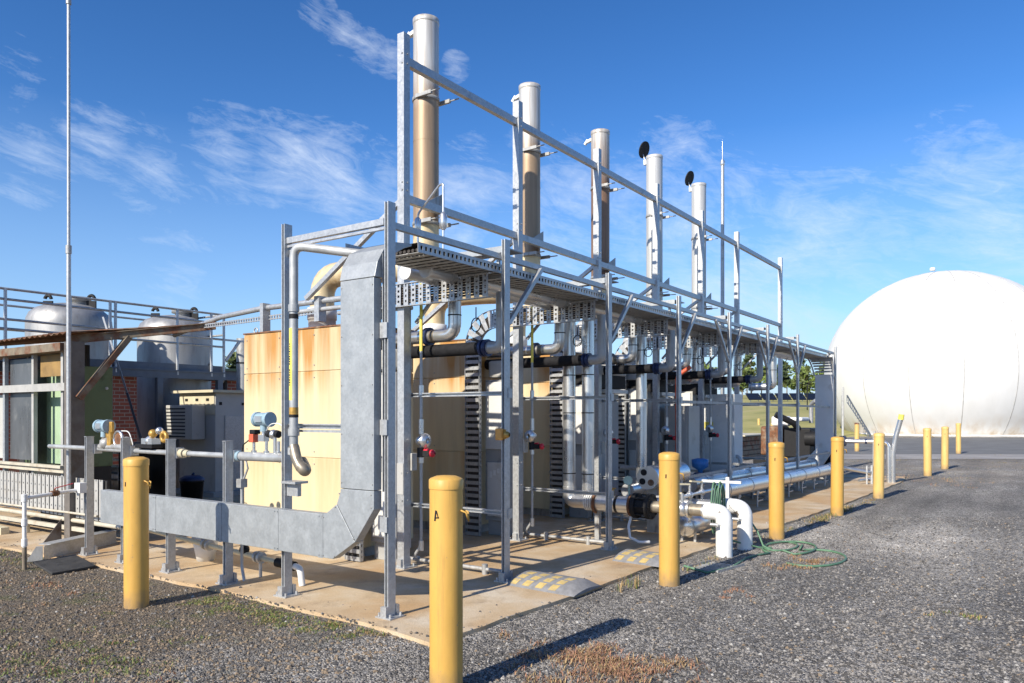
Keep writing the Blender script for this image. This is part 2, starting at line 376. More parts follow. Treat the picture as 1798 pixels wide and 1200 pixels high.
        if bevel:
            md = o.modifiers.new('bevel', 'BEVEL'); md.width = bevel; md.segments = 2; md.limit_method = 'ANGLE'; md.angle_limit = R(50)
        return o
def tag(o, label, cat, group=None):
    o['label'] = label; o['category'] = cat
    if group: o['group'] = group
    return o
def thing(name, loc, label, cat, group=None):
    o = bpy.data.objects.new(name, None); COL.objects.link(o); o.location = loc
    o.empty_display_size = .2
    return tag(o, label, cat, group)
def kindof(o, k): o['kind'] = k; return o
def dup(root, loc, label):
    r = root.copy(); COL.objects.link(r); r.location = loc; r['label'] = label
    for ch in list(root.children):
        c = ch.copy(); COL.objects.link(c); c.parent = r
        for g in list(ch.children):
            d = g.copy(); COL.objects.link(d); d.parent = c
    return r
def fillet(pts, r, n=6):
    pts = [Vector(p) for p in pts]; out = [pts[0]]
    for i in range(1, len(pts) - 1):
        a, b, c = pts[i - 1], pts[i], pts[i + 1]
        d0 = (a - b); d1 = (c - b); k = min(r, d0.length * .49, d1.length * .49)
        p0 = b + d0.normalized() * k; p1 = b + d1.normalized() * k
        for j in range(n + 1):
            t = j / n; out.append(p0 * (1 - t) ** 2 + b * 2 * t * (1 - t) + p1 * t ** 2)
    out.append(pts[-1]); return out
def each(name, mat, fns, parent=None, bevel=0):
    for f in fns: one(name, mat, f, parent, None, bevel)
def one(name, mat, fn, parent=None, base=None, bevel=0):
    mb = MB(); fn(mb); return mb.build(name, mat, parent, base, bevel)

# strut channel profiles
def strut2(hx, hy, sl=.011, dp=.03):
    return [(-hx, -hy), (hx, -hy), (hx, -sl), (hx - dp, -sl), (hx - dp, sl), (hx, sl), (hx, hy), (-hx, hy), (-hx, sl), (-hx + dp, sl), (-hx + dp, -sl), (-hx, -sl)]
STR1 = [(-.0205, -.0205), (.0205, -.0205), (.0205, .0205), (.010, .0205), (.010, -.010), (-.010, -.010), (-.010, .0205), (-.0205, .0205)]
def post_double(mb, x, y, z0, z1):
    mb.prism(strut2(.041, .0205), (x, y, z0), (x, y, z1), up=(0, 1, 0))
def post_big(mb, x, y, z0, z1, h=.045):
    t = .006; e = h
    pr = [(-e, -e), (e, -e), (e, -e + .02), (e - t, -e + .02), (e - t, -e + t), (-e + t, -e + t), (-e + t, e - t), (e - t, e - t), (e - t, e - .02), (e, e - .02), (e, e), (-e, e)]
    mb.prism(pr, (x, y, z0), (x, y, z1), up=(0, 1, 0))
def baseplate(mb, x, y, s=.16, h=.012, z=.03):
    mb.box(x - s / 2, x + s / 2, y - s / 2, y + s / 2, z, z + h)
    for a in (-1, 1):
        for b in (-1, 1): mb.tube([(x + a * s * .36, y + b * s * .36, z + h), (x + a * s * .36, y + b * s * .36, z + h + .025)], .011, 6)
    mb.box(x - .075, x - .045, y - .03, y + .03, z + h, z + .09); mb.box(x + .045, x + .075, y - .03, y + .03, z + h, z + .09)
def perf(mb, o, L, W, T, pitch, hl, hw):
    """strip of sheet with a row of real slots: o corner, L/W/T edge vectors"""
    o, L, W, T = map(Vector, (o, L, W, T)); ll = L.length; ww = W.length
    l = L / ll; w = W / ww; b = (ww - hw) / 2
    mb.obox(o, L, w * b, T); mb.obox(o + w * (b + hw), L, w * b, T)
    n = max(1, int(ll / pitch)); p = ll / n; web = p - hl
    for i in range(n): mb.obox(o + l * (i * p) + w * b, l * web, w * hw, T)

PZ = .03      # top of the concrete pad
PITCH = 2.078
PX = [0] + [1.552 + PITCH * i for i in range(6)] + [15.384 - .9]
PX[7] = 15.38
TX = [1.497 + PITCH * i for i in range(6)] + [15.17]
TY = 1.248

# ------------------------------------------------------------------ camera frame of reference
CAM = Vector((-4.32576, -4.16326, 1.6)); SA, CA = .571272, .820761
def CP(r, d, z=0): return Vector((CAM.x + r * SA + d * CA, CAM.y - r * CA + d * SA, z))
cam = bpy.data.cameras.new('camera'); co = bpy.data.objects.new('camera', cam); COL.objects.link(co)
co.location = CAM; co.rotation_euler = (R(90), 0, math.atan2(SA, CA) - PI / 2)
cam.sensor_width = 36; cam.lens = 36 * 1343.04 / 1798; cam.shift_y = (728.06 - 600) / 1798
cam.clip_end = 3000; sc.camera = co

# ------------------------------------------------------------------ world and sun
EL = R(32.5)
w = bpy.data.worlds.new('World'); sc.world = w; w.use_nodes = True
nt = w.node_tree
for n in list(nt.nodes): nt.nodes.remove(n)
wo = nt.nodes.new('ShaderNodeOutputWorld'); bg = nt.nodes.new('ShaderNodeBackground')
sky = nt.nodes.new('ShaderNodeTexSky'); sky.sky_type = 'NISHITA'; sky.sun_disc = False
sky.sun_elevation = EL; sky.sun_rotation = math.atan2(-1, .08); sky.altitude = 300; sky.air_density = 1.0; sky.dust_density = .4; sky.ozone_density = 3.0
hs = N(nt, 'ShaderNodeHueSaturation'); hs.inputs['Saturation'].default_value = 1.14; hs.inputs['Value'].default_value = 1.03
tint = mixc(nt, 1.0, sky.outputs[0], (.14, .14, .145), 'MULTIPLY')
gm = N(nt, 'ShaderNodeGamma'); nt.links.new(tint, gm.inputs[0]); gm.inputs[1].default_value = 1.28
nt.links.new(mixc(nt, 1.0, gm.outputs[0], (8.7, 8.7, 8.9), 'MULTIPLY'), hs.inputs['Color'])
tc = nt.nodes.new('ShaderNodeTexCoord'); D = tc.outputs['Generated']
sx = N(nt, 'ShaderNodeSeparateXYZ'); nt.links.new(D, sx.inputs[0])
def dot(v):
    n = N(nt, 'ShaderNodeVectorMath', operation='DOT_PRODUCT'); nt.links.new(D, n.inputs[0]); n.inputs[1].default_value = v; return n.outputs['Value']
# streaks run down to the right: u along the streak, v across it
ca, sa = math.cos(R(-14)), math.sin(R(-14))
cb = N(nt, 'ShaderNodeCombineXYZ')
nt.links.new(dot((SA * ca, -CA * ca, sa)), cb.inputs[0]); nt.links.new(mth(nt, 'MULTIPLY', dot((-SA * sa, CA * sa, ca)), 2.6), cb.inputs[1])
wisp = noise(nt, cb.outputs[0], 6, 10, .66, .9)
fine = noise(nt, cb.outputs[0], 26, 8, .7, 1.2)
cl = mth(nt, 'ADD', mth(nt, 'MULTIPLY', wisp, .7), mth(nt, 'MULTIPLY', fine, .3))
def cdir(px, py):
    v = Vector((SA * (px - 899) / 1343 + CA, -CA * (px - 899) / 1343 + SA, (728 - py) / 1343)); return v.normalized()
mask = None
for px, py, rad, amp in [(60, 275, .07, .75), (180, 235, .075, .9), (260, 295, .07, .9), (400, 270, .08, .85), (500, 285, .08, .95), (600, 300, .085, 1.0), (680, 320, .06, .95), (560, 25, .035, .6), (600, 60, .035, .75), (645, 90, .035, .8), (685, 105, .03, .8), (800, 118, .025, .8),
                         (830, 350, .10, .8), (1000, 320, .12, .8), (1010, 250, .06, .7), (1180, 400, .16, .9), (1300, 330, .07, .7), (1400, 490, .2, 1.0), (1280, 520, .15, .9), (1660, 290, .08, .75), (1740, 400, .11, 1.0), (1690, 350, .08, .75), (980, 470, .16, .7), (300, 470, .08, .4), (40, 120, .1, .3)]:
    vm = N(nt, 'ShaderNodeVectorMath', operation='DISTANCE'); nt.links.new(D, vm.inputs[0]); vm.inputs[1].default_value = cdir(px, py)
    k = mth(nt, 'MULTIPLY', mth(nt, 'MAXIMUM', mth(nt, 'SUBTRACT', 1, mth(nt, 'DIVIDE', vm.outputs['Value'], rad)), 0), amp)
    mask = k if mask is None else mth(nt, 'MAXIMUM', mask, k)
th = mth(nt, 'ADD', cl, mth(nt, 'MULTIPLY', mask, .20))
th = mth(nt, 'MULTIPLY', th, mth(nt, 'ADD', .72, mth(nt, 'MINIMUM', mth(nt, 'MULTIPLY', mask, 1.2), .28)))
cf = ramp(nt, th, [(.55, (0, 0, 0)), (.67, (.22, .22, .22)), (.84, (.62, .62, .62))])
ccol = mixc(nt, cf, hs.outputs[0], (7.0, 7.6, 8.4))
hzf = ramp(nt, sx.outputs[2], [(0, (.85, .85, .85)), (.12, (.45, .45, .45)), (.34, (0, 0, 0))])
ccol = mixc(nt, hzf, ccol, (2.85, 4.25, 6.3))
nt.links.new(ccol, bg.inputs[0]); bg.inputs[1].default_value = .098
nt.links.new(bg.outputs[0], wo.inputs[0])
sl = bpy.data.lights.new('sun', 'SUN'); sl.energy = 4.6; sl.angle = R(.53); sl.color = (1, .92, .79)
sc.cycles.diffuse_bounces = 3
so = bpy.data.objects.new('sun', sl); COL.objects.link(so)
ld = Vector((math.cos(EL) * .9968, -math.cos(EL) * .0797, -math.sin(EL)))
so.rotation_euler = ld.to_track_quat('-Z', 'Y').to_euler()
sc.view_settings.view_transform = 'Standard'; sc.view_settings.look = 'None'; sc.view_settings.exposure = .57; sc.view_settings.gamma = 1

# ------------------------------------------------------------------ ground
def sheet(name, pts, mat, z, thick=0):
    mb = MB(); n = len(pts)
    mb.add([(a[0], a[1], z) for a in pts], [tuple(range(n))])
    if thick:
        mb.add([(a[0], a[1], z) for a in pts] + [(a[0], a[1], z - thick) for a in pts], [(i, n + i, n + (i + 1) % n, (i + 1) % n) for i in range(n)])
    return kindof(mb.build(name, mat), 'structure')
sheet('ground', [(-900, -900), (1500, -900), (1500, 1500), (-900, 1500)], 'gravel', 0)
def wob(pts, amp=.03, step=.25):
    out = []
    for i in range(len(pts)):
        a = Vector(pts[i]); b = Vector(pts[(i + 1) % len(pts)]); n = max(1, int((b - a).length / step)) if (b - a).length < 20 else 1
        for k in range(n): q = a.lerp(b, k / n); out.append((q.x + rng.uniform(-amp, amp) * (k > 0), q.y + rng.uniform(-amp, amp) * (k > 0)))
    return out
PAD = [(-.26, 4.4), (-.34, 6.3), (-.4, 14), (17.2, 14), (17.2, -1.3), (15.5, -1.42), (9.84, -1.26), (2.97, -.83), (1.35, -.80), (-.33, -.70), (-.22, .05), (-.19, 1.96)]
PADo = PAD[::-1]
sheet('concrete_pad', wob(PAD[::-1][::-1][::-1], .022), 'concrete', PZ, .06)
def strip(name, d0, d1, r0, r1, mat, z):
    return sheet(name, [CP(r0, d0)[:2], CP(r1, d0)[:2], CP(r1, d1)[:2], CP(r0, d1)[:2]], mat, z)
strip('path', 27.3, 30.6, 8, 60, 'path', .008)
strip('road', 30.6, 52, 6, 70, 'asphalt', .004)
# grassy rise behind the plant
mb = MB(); prof = [(50, .0), (62, .95), (100, 2.3), (150, 4.2), (230, 7.0), (420, 12.5)]
rs = [-160 + 8 * i for i in range(45)]; vs = []
for d, z in prof:
    for r in rs:
        k = max(0, min(1, (26 - r * 60 / max(d, 60)) / 8)) if True else 1
        vs.append(CP(r * d / 60, d, (z + .25 * math.sin(r * .7 + d)) * k + .012 if d > 50 else -.05))
nr = len(rs)
mb.add(vs, [(i * nr + j, i * nr + j + 1, (i + 1) * nr + j + 1, (i + 1) * nr + j) for i in range(len(prof) - 1) for j in range(nr - 1)], True)
kindof(mb.build('grass_hill', 'field'), 'structure')

# loose stones in the foreground, and over the pad's edge
def on_pad(x, y, m=0):
    return x > -.24 - m and y > -.72 - .055 * max(x, 0) - m
mb = MB(); st = random.Random(3)
cnt = 0
while cnt < 42000:
    d = 3.4 + 8.5 * st.random() ** 1.7; r = (st.random() * 1.44 - .72) * d
    p = CP(r, d)
    if p.x > -.2 and p.y > -.72 - .05 * max(p.x, 0):
        if not (st.random() < .02 and (p.x < .15 or p.y < -.45)): continue
    z = PZ if on_pad(p.x, p.y, .01) else 0
    s = .005 + .011 * st.random() ** 2.2; a = st.random() * 6.28
    left = p.y > -.6 and p.x < -.2
    q = st.random(); mi = 0 if q < .42 else 1 if q < .92 else 2 if q < .96 else 3
    if left and mi > 0 and st.random() < .75: mi = 3
    vs = []
    for k in range(4):
        rr = s * (.7 + .6 * st.random()); vs.append((p.x + math.cos(a + k * PI / 2) * rr, p.y + math.sin(a + k * PI / 2) * rr, z + s * (.15 + .3 * st.random())))
    vs.append((p.x + s * .3 * (st.random() - .5), p.y + s * .3 * (st.random() - .5), z + s * (.7 + .5 * st.random())))
    vs += [(v[0], v[1], z - .003) for v in vs[:4]]
    mb.add(vs, [(0, 1, 4), (1, 2, 4), (2, 3, 4), (3, 0, 4), (5, 6, 1, 0), (6, 7, 2, 1), (7, 8, 3, 2), (8, 5, 0, 3)], False, mi)
    cnt += 1
o = kindof(mb.build('loose_gravel', ['stone_d', 'stone_m', 'stone_l', 'stone_b']), 'stuff')
tag(o, 'loose dark gravel chips scattered over the yard around the pad', 'gravel')

# weeds
mb = MB(); g = random.Random(11)
def tuft(cx, cy, rad, n, h, mis, z=0, flat=1.0):
    for i in range(n):
        a = g.random() * 6.28; rr = rad * g.random() ** .7; x = cx + math.cos(a) * rr; y = cy + math.sin(a) * rr
        b = g.random() * 6.28; l = h * (.4 + .8 * g.random()); wd = .0014 + .0022 * g.random()
        lean = l * (.3 + 1.0 * g.random()) * flat; dx, dy = math.cos(b), math.sin(b); px, py = -dy * wd, dx * wd
        p0 = (x - px, y - py, z); p1 = (x + px, y + py, z)
        m0 = (x + dx * lean * .4 - px, y + dy * lean * .4 - py, z + l * .6); m1 = (x + dx * lean * .4 + px, y + dy * lean * .4 + py, z + l * .6)
        t = (x + dx * lean, y + dy * lean, z + l * .8)
        mb.add([p0, p1, m1, m0, t], [(0, 1, 2, 3), (3, 2, 4)], False, g.choice(mis))
for i in range(64): tuft(.02 + g.gauss(0, .17), -1.97 + g.gauss(0, .33), .11, 46, .036, [1, 1, 2, 2, 2], flat=1.6)
for i in range(14): tuft(-.5 + g.gauss(0, .2), -1.75 + g.gauss(0, .12), .08, 30, .035, [2, 1])
for i in range(16): tuft(4.35 + g.gauss(0, .3), -1.98 + g.gauss(0, .14), .09, 34, .04, [1, 1, 2])
for i in range(10): tuft(2.45 + g.gauss(0, .12), -1.85 + g.gauss(0, .08), .05, 16, .022, [2])
for i in range(7): tuft(2.7 + g.gauss(0, .1), -3.65 + g.gauss(0, .08), .05, 20, .03, [0, 1])
for i in range(22): tuft(-2.1 + g.gauss(0, .3), .95 + g.gauss(0, .35), .06, 26, .03, [0, 0, 0, 2])
for i in range(12): tuft(-1.75 + g.gauss(0, .2), .05 + g.gauss(0, .25), .07, 22, .03, [2, 1])
for i in range(90): tuft(-.46 + g.gauss(0, .10), -.1 + 1.9 * g.random(), .08, 34, .016, [0, 0, 0, 1], flat=1.8)
for i in range(40): tuft(-2.0 + g.gauss(0, .35), .9 + g.gauss(0, .4), .09, 34, .016, [0, 0, 0, 1], flat=1.8)
for i in range(10): tuft(-.3 - .05 * g.random(), -.3 + .7 * g.random(), .04, 20, .035, [0, 1])
for i in range(14): tuft(-.95 + g.gauss(0, .15), 3.5 + g.gauss(0, .3), .07, 20, .025, [2, 2, 1])
for i in range(24): tuft(-.55 + g.gauss(0, .15), 5.4 + g.gauss(0, .6), .08, 26, .03, [0, 0, 1])
for i in range(5): tuft(1.9 + .25 * i * g.random(), -1.0 + g.gauss(0, .05), .05, 14, .13, [0, 1], flat=.6)
for i in range(40): x = 2.9 + 9 * g.random(); tuft(x, -.90 - .055 * x * .9 - .15 * g.random(), .08, 16, .045, [0, 1, 1])
for i in range(26): tuft(7.5 + 2.2 * g.random(), -1.32 - .12 * g.random(), .12, 22, .07, [0, 1, 1])
for i in range(40): tuft(16.5 + g.gauss(0, 1.3), -1.6 + g.gauss(0, .9), .2, 16, .05, [1, 1, 2])
for i in range(60): tuft(24 + g.gauss(0, 3), -3 + g.gauss(0, 2.2), .35, 14, .06, [1, 1, 0])
o = kindof(mb.build('weeds', ['weed_green', 'weed_dry', 'weed_red']), 'stuff')
tag(o, 'low green and dry reddish weeds growing through the gravel', 'weeds')

# ------------------------------------------------------------------ bollards
def bollard(x, y, label, mat='bolly', detail=True, h=1.236, rustcap=False, near=False):
    t = thing('bollard', (x, y, 0), label, 'bollard', 'yellow bollards around the plant')
    r = .096
    one('post', mat, lambda m: m.tube([(x, y, -.05), (x, y, h * .33), (x, y, h * .66), (x, y, h - .06)], r, 28), t)
    def capf(m): m.lathe([(r + .004, h - .062), (r + .004, h - .012), (r - .004, h - .003), (r * .6, h + .010), (0, h + .014)], (x, y, 0), n=28)
    one('cap', 'rust' if rustcap else mat, capf, t)
    if detail:
        va = Vector((CAM.x - x, CAM.y - y, 0)).normalized(); sd = Vector((va.y, -va.x, 0))
        def eye(m):
            for a in (-1, 1):
                pass
            c = Vector((x, y, h - .215)) + Vector((.35, -.94, 0)).normalized() * r
            o = Vector((.35, -.94, 0)).normalized(); u = Vector((o.y, -o.x, 0))
            m.tube([c + u * .02 + Vector((0, 0, .03)), c + u * .02 + o * .03 + Vector((0, 0, .02)), c + o * .04 - Vector((0, 0, .03)), c - u * .02 + o * .03 + Vector((0, 0, .02)), c - u * .02 + Vector((0, 0, .03))], .006, 6)
        one('hook', mat, eye, t)
        # dark worn mark on the face toward the sun
        def slot(m):
            o = Vector((-.995, -.09, 0)).normalized(); u = Vector((-o.y, o.x, 0)) * -1
            c = Vector((x, y, h - .21)) + o * (r - .001); up = Vector((0, 0, 1))
            bars = [((.004, .030), (.011, -.030), .010), ((.0, .028), (-.012, -.010), .006), ((-.016, -.010), (.008, -.012), .008)] if near else [((.0, .018), (.002, -.018), .011)]
            for (a0, b0), (a1, b1), wd in bars:
                p, q = c + u * a0 + up * b0, c + u * a1 + up * b1
                m.bar(p, q, .006, wd, o) if abs(a1 - a0) > abs(b1 - b0) else m.bar(p, q, wd, .006, o)
        one('slot_mark', 'black', slot, t)
    if not near: t.rotation_euler = (rng.uniform(-.009, .009), rng.uniform(-.009, .009), 0)
    return t
bollard(-.92, -1.33, 'nearest yellow bollard, in front of the slatted frame, its foot cut off by the photo', near=True)
bollard(-.88, 2.05, 'yellow bollard at the left in front of the flat sheet metal duct')
bollard(2.42, -1.27, 'yellow bollard just left of the two white elbow pipes')
bollard(5.72, -1.33, 'yellow bollard beside the coiled green hose, right of the white elbow pipes')
bollard(8.6, -1.46, 'yellow bollard standing before the far end of the long silver pipes')
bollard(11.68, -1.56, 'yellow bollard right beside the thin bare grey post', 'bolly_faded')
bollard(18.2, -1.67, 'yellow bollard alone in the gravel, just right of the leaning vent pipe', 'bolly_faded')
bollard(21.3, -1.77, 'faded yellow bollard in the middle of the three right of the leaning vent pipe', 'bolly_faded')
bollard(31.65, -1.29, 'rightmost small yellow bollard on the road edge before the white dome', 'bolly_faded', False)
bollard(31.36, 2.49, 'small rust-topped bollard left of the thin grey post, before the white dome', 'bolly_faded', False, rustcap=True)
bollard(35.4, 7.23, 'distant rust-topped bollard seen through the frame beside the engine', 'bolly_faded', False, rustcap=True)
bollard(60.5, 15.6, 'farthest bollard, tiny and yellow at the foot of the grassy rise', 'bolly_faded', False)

# ------------------------------------------------------------------ pipe-rack frame (front and left rows)
fr = thing('support_frame', (0, 0, PZ), 'galvanised strut frame of posts and rails standing around the generators', 'frame')
LY = [1.225, 2.063, 3.003, 3.85, 4.614]
HP = 3.244
for i, x in enumerate(PX):
    one('post', 'galv', lambda m: (post_double(m, x, 0, PZ, HP), baseplate(m, x, 0)), fr)
one('post', 'galv', lambda m: (post_double(m, 0, LY[0], PZ, HP), baseplate(m, 0, LY[0])), fr)
for y in LY[1:]:
    one('post', 'galv', lambda m: (post_double(m, 0, y, PZ, 1.35), baseplate(m, 0, y), m.box(-.046, .046, y - .026, y + .026, 1.35, 1.356)), fr)
one('top_rail', 'galv', lambda m: m.bar((0.04, .043, 3.085), (15.42, .043, 3.085), .045, .05), fr)
one('top_rail', 'galv', lambda m: (m.bar((0, LY[0], 3.10), (0, .05, 3.10), .041, .05), m.bar((0, LY[0], 3.05), (0, .05, 3.05), .03, .02)), fr)
for i in range(1, 8):
    x = PX[i]
    if i < 7: one('brace', 'galv', lambda m: m.prism(STR1, (x + .045, .003, 2.46), (x + .62, .003, 3.06), up=(0, 1, 0)), fr)
    if i >= 4: one('brace', 'galv', lambda m: m.prism(STR1, (x - .045, .003, 2.46), (x - .62, .003, 3.06), up=(0, 1, 0)), fr)
one('brace', 'galv', lambda m: m.prism(STR1, (0.03, LY[0] - .02, 3.02), (0.03, LY[0] - .06, 2.98), up=(1, 0, 0)), fr)
# rails from each front post back to its tall post
for i in range(6):
    x = PX[i + 1] + .05; xt = TX[i]
    for z in (1.80, .665):
        def cr(m):
            m.prism(STR1, (x, .02, z), (x, TY + .05, z), up=(-1, 0, 0))
            m.box(x - .045, x - .021, TY - .03, TY + .10, z - .045, z + .045)
            m.box(x - .045, x + .02, -.028, -.021, z - .045, z + .045)
        one('cross_rail', 'galv', cr, fr)
    one('cross_rail', 'galv', lambda m: (m.bar((x + .03, .03, 2.925), (x + .03, TY, 2.925), .041, .041), m.bar((x + .03, TY - .05, 2.55), (x + .03, TY - .4, 2.9), .03, .03, (1, 0, 0))), fr)
    one('floor_rail', 'galv_dull', lambda m: (m.tube([(x + .09, .03, PZ + .05), (x + .09, TY + .1, PZ + .05)], .021, 8), m.tube([(x + .09, .35, PZ), (x + .09, .35, PZ + .1)], .03, 8), m.tube([(x + .09, .95, PZ), (x + .09, .95, PZ + .1)], .03, 8)), fr)
for z in (1.78, .70):
    one('side_rail', 'galv_dull', lambda m: m.bar((5.75, .045, z), (15.3, .045, z), .04, .04), fr)
one('cross_rail', 'galv', lambda m: (m.prism(STR1, (.02, LY[0], 1.50), (.02, .08, 1.50), up=(-1, 0, 0)), m.bar((.01, LY[0], 1.46), (.01, .08, 1.46), .02, .02)), fr)

# ------------------------------------------------------------------ tall frame carrying the flues
tf = thing('steel_gantry', (TX[0], TY, PZ), 'tall galvanised frame of seven posts holding the five flues', 'frame')
for i, x in enumerate(TX):
    def pst(m):
        post_big(m, x, TY, PZ, 5.51); baseplate(m, x, TY, .2)
        for z in (5.2, 5.3, 3.9, 3.98, 1.0, .72): m.tube([(x - .047, TY - .02, z), (x - .056, TY - .02, z)], .009, 6); m.tube([(x + .01, TY - .046, z), (x + .01, TY - .056, z)], .009, 6)
    one('post', 'galv', pst, tf)
for i, x in enumerate(TX[:6]):
    for k, (dx, dy, z1) in enumerate(((.06, .02, 2.9), (.075, -.02, 2.7))):
        one('conduit', 'pipe_grey', lambda m: m.tube([(x + dx, TY + dy, .12 + .1 * k), (x + dx, TY + dy, z1)], .011, 8), tf)
    one('junction_box', 'grey_cab', lambda m: m.box(x + .046, x + .13, TY - .07, TY + .06, 1.02 + .1 * (i % 2), 1.2 + .1 * (i % 2)), tf, bevel=.006)
one('plate', 'panel_grey', lambda m: m.box(TX[0] - .052, TX[0] - .0465, TY - .04, TY + .045, .78, 1.1), tf)
for z, h in ((5.25, .085), (3.83, .08)):
    one('flue_rail', 'galv', lambda m: m.bar((TX[0] + .046, TY + .01, z), (TX[-1], TY + .01, z), .06, h), tf)
for i, x in enumerate(TX[:6]):
    xs = x + .72
    one('bracket', 'galv_dull', lambda m: (m.prism([(0, 0), (.30, 0), (0, .16)], (xs - .05, TY + .045, 3.87), (xs - .05, TY + .052, 3.87), up=(0, 0, 1)),
        m.box(xs - .30, xs + .25, TY + .045, TY + .13, 3.868, 3.88)), tf) if i < 5 else None
for i, x in enumerate(TX[:6]): one('brace', 'galv', lambda m: m.bar((x, TY + .04, 3.80), (x, 2.75 if i == 0 else 3.02, 2.92 if i == 0 else 2.74), .05, .05, (1, 0, 0)), tf)
def flange(m, c, axis, r, th=.03, mi=0): m.disc(c, axis, r, th, 20, mi)

# ------------------------------------------------------------------ the five flues
SX = [2.2045, 4.3223, 6.331, 8.363, 10.506]; SY = 1.564
STOP = [6.045, 6.045, 6.04, 6.215, 6.245]
FL = ['nearest and tallest-looking brown heat-tinted flue, leftmost of the five', 'second brown heat-tinted flue from the left, with no flap cap',
      'third flue, rusty dark brown with a pale top, in the middle of the five', 'fourth flue, silver with its round black flap cap open',
      'fifth and farthest silver flue, shortest in view, with an open black flap cap']
FM = ['stack_brown', 'stack_brown', 'stack_rust', 'stack_steel', 'stack_steel']
for i in range(5):
    x, zt = SX[i], STOP[i]
    t = thing('flue', (x, SY, 3.3), FL[i], 'flue', 'exhaust flues of the generators')
    def pipe(m):
        m.tube([(x, SY, 3.6), (x, SY, 4.5), (x, SY, 5.3), (x, SY, zt - .03)], .144, 28, caps=False)
        m.lathe([(.144, zt - .06), (.149, zt - .055), (.149, zt), (.138, zt), (.134, zt - .3)], (x, SY, 0), n=28)
        m.lathe([(.146, 4.66), (.146, 4.675)], (x, SY, 0), n=28)
    one('flue_pipe', FM[i], pipe, t)
    # horizontal run back to the enclosure below
    xe = 1.95 + PITCH * i; ye = 3.0
    pts = fillet([(xe, ye, 2.70), (xe, ye, 3.27), (xe + .08, 2.2, 3.27), (x, SY + .25, 3.27), (x, SY, 3.3), (x, SY, 3.75)], .34, 7)
    one('exhaust_elbow', 'duct_tan' if i < 2 else 'stack_steel' if i > 2 else 'duct_tan', lambda m: m.tube(pts, .146, 24), t)
    def col(m):
        m.lathe([(.16, 2.6), (.165, 2.74), (.175, 2.74), (.175, 2.88), (.150, 2.885)], (xe, ye, 0), n=24)
    one('lagging_collar', 'white', col, t)
    for z in (5.14, 3.74):
        def cl(m):
            m.lathe([(.147, z - .02), (.154, z - .02), (.154, z + .02), (.147, z + .02)], (x, SY, 0), n=24)
            for a in (-1, 1): m.box(x + a * .145, x + a * .175, SY - .22, SY - .0, z - .02, z + .02); m.tube([(x + a * .165, SY - .34, z), (x + a * .165, SY + .0, z)], .008, 6)
        one('clamp', 'galv_dull', cl, t)
    if i > 2:
        c = Vector((x - .02, SY + .19, zt + .15)); nn = Vector((.10, .93, .36)).normalized()
        one('flap_cap', 'black', lambda m: (m.tube([c + nn * .01, c - nn * .01], .148, 28), m.tube([c + nn * .01, c + nn * .05], .03, 8)), t)
        one('hinge', 'galv', lambda m: (m.box(x - .03, x + .03, SY + .135, SY + .20, zt - .12, zt - .03), m.bar((x, SY + .18, zt - .06), (x - .01, SY + .22, zt + .1), .03, .012)), t)
    else:
        one('hinge', 'white', lambda m: (m.bar((x - .03, SY + .13, zt - .10), (x - .04, SY + .21, zt - .13), .05, .04), m.bar((x - .04, SY + .20, zt - .10), (x - .05, SY + .25, zt - .17), .05, .03)), t)

# sampling line beside the first flue
t = thing('sampling_line', (1.75, 1.0, 3.1), 'thin grey sampling tube with two canisters beside the nearest flue', 'pipe')
one('tube', 'steel', lambda m: m.tube(fillet([(1.75, 1.28, 3.1), (1.75, 1.28, 3.72), (1.75, .98, 3.98), (1.75, .93, 3.98), (1.75, .93, 3.05)], .05), .012, 8), t)
one('canister', 'steel', lambda m: m.lathe([(.012, 3.5), (.035, 3.53), (.035, 3.66), (.012, 3.69)], (1.75, 1.28, 0), n=12), t)
one('canister', 'steel', lambda m: m.lathe([(.012, 3.5), (.04, 3.53), (.04, 3.66), (.012, 3.69)], (1.75, .93, 0), n=12), t)

# ------------------------------------------------------------------ generator enclosures
EL_ = ['rust-streaked yellow generator enclosure, leftmost and sunlit, behind the flat duct', 'second yellow generator enclosure, mostly shaded, behind the nearest bollard',
       'third generator enclosure, pale yellow, behind the pair of silver vertical pipes', 'fourth generator enclosure, light grey, deep in the row behind the blue valve', 'fifth and farthest generator enclosure, light grey at the end of the row']
for i in range(5):
    x0 = 1.5 + PITCH * i; x1 = x0 + .92; y0, y1 = 1.95, 3.9
    pm = 'panel_yellow' if i < 3 else 'panel_grey'
    t = thing('generator_enclosure', (x0 + .46, 2.9, PZ), EL_[i], 'generator', 'generator enclosures in a row')
    one('skid', 'galv_dull', lambda m: (m.box(x0 + .04, x1 - .04, y0 + .05, y1 - .05, PZ, .14),), t)
    def body(m):
        zs = [.14, 1.11, 2.09, 2.575]
        for a in range(3):
            m.box(x0 + .002, x1 - .002, y0, y1, zs[a] + (.005 if a else 0), zs[a + 1] - .005)
        m.box(x0 + .012, x1 - .012, y0 + .012, y1 - .012, .15, 2.57)
    one('panel', pm, body, t, bevel=.004)
    def bolts(m):
        for z in (.25, 1.04, 1.18, 2.02, 2.16, 2.5):
            for k in range(4):
                y = y0 + .06 + k * (y1 - y0 - .12) / 3
                m.tube([(x0 + .003, y, z), (x0 - .006, y, z)], .008, 6)
    one('bolts', 'galv_dull', bolts, t)
    one('roof', 'rust' if i < 2 else 'grey_cab', lambda m: (m.box(x0 - .008, x1 + .008, y0 - .008, y1 + .008, 2.576, 2.592), m.lathe([(.2, 2.592), (.2, 2.61), (.155, 2.612), (.155, 2.7)], (x0 + .45, 3.0, 0), n=24)), t)
    one('lifting_eye', 'galv', lambda m: (m.tube([(x0 + .1, y1 - .1 + .035 * math.cos(a), 2.63 + .035 * math.sin(a)) for a in [k * PI / 6 for k in range(13)]], .008, 6)), t)

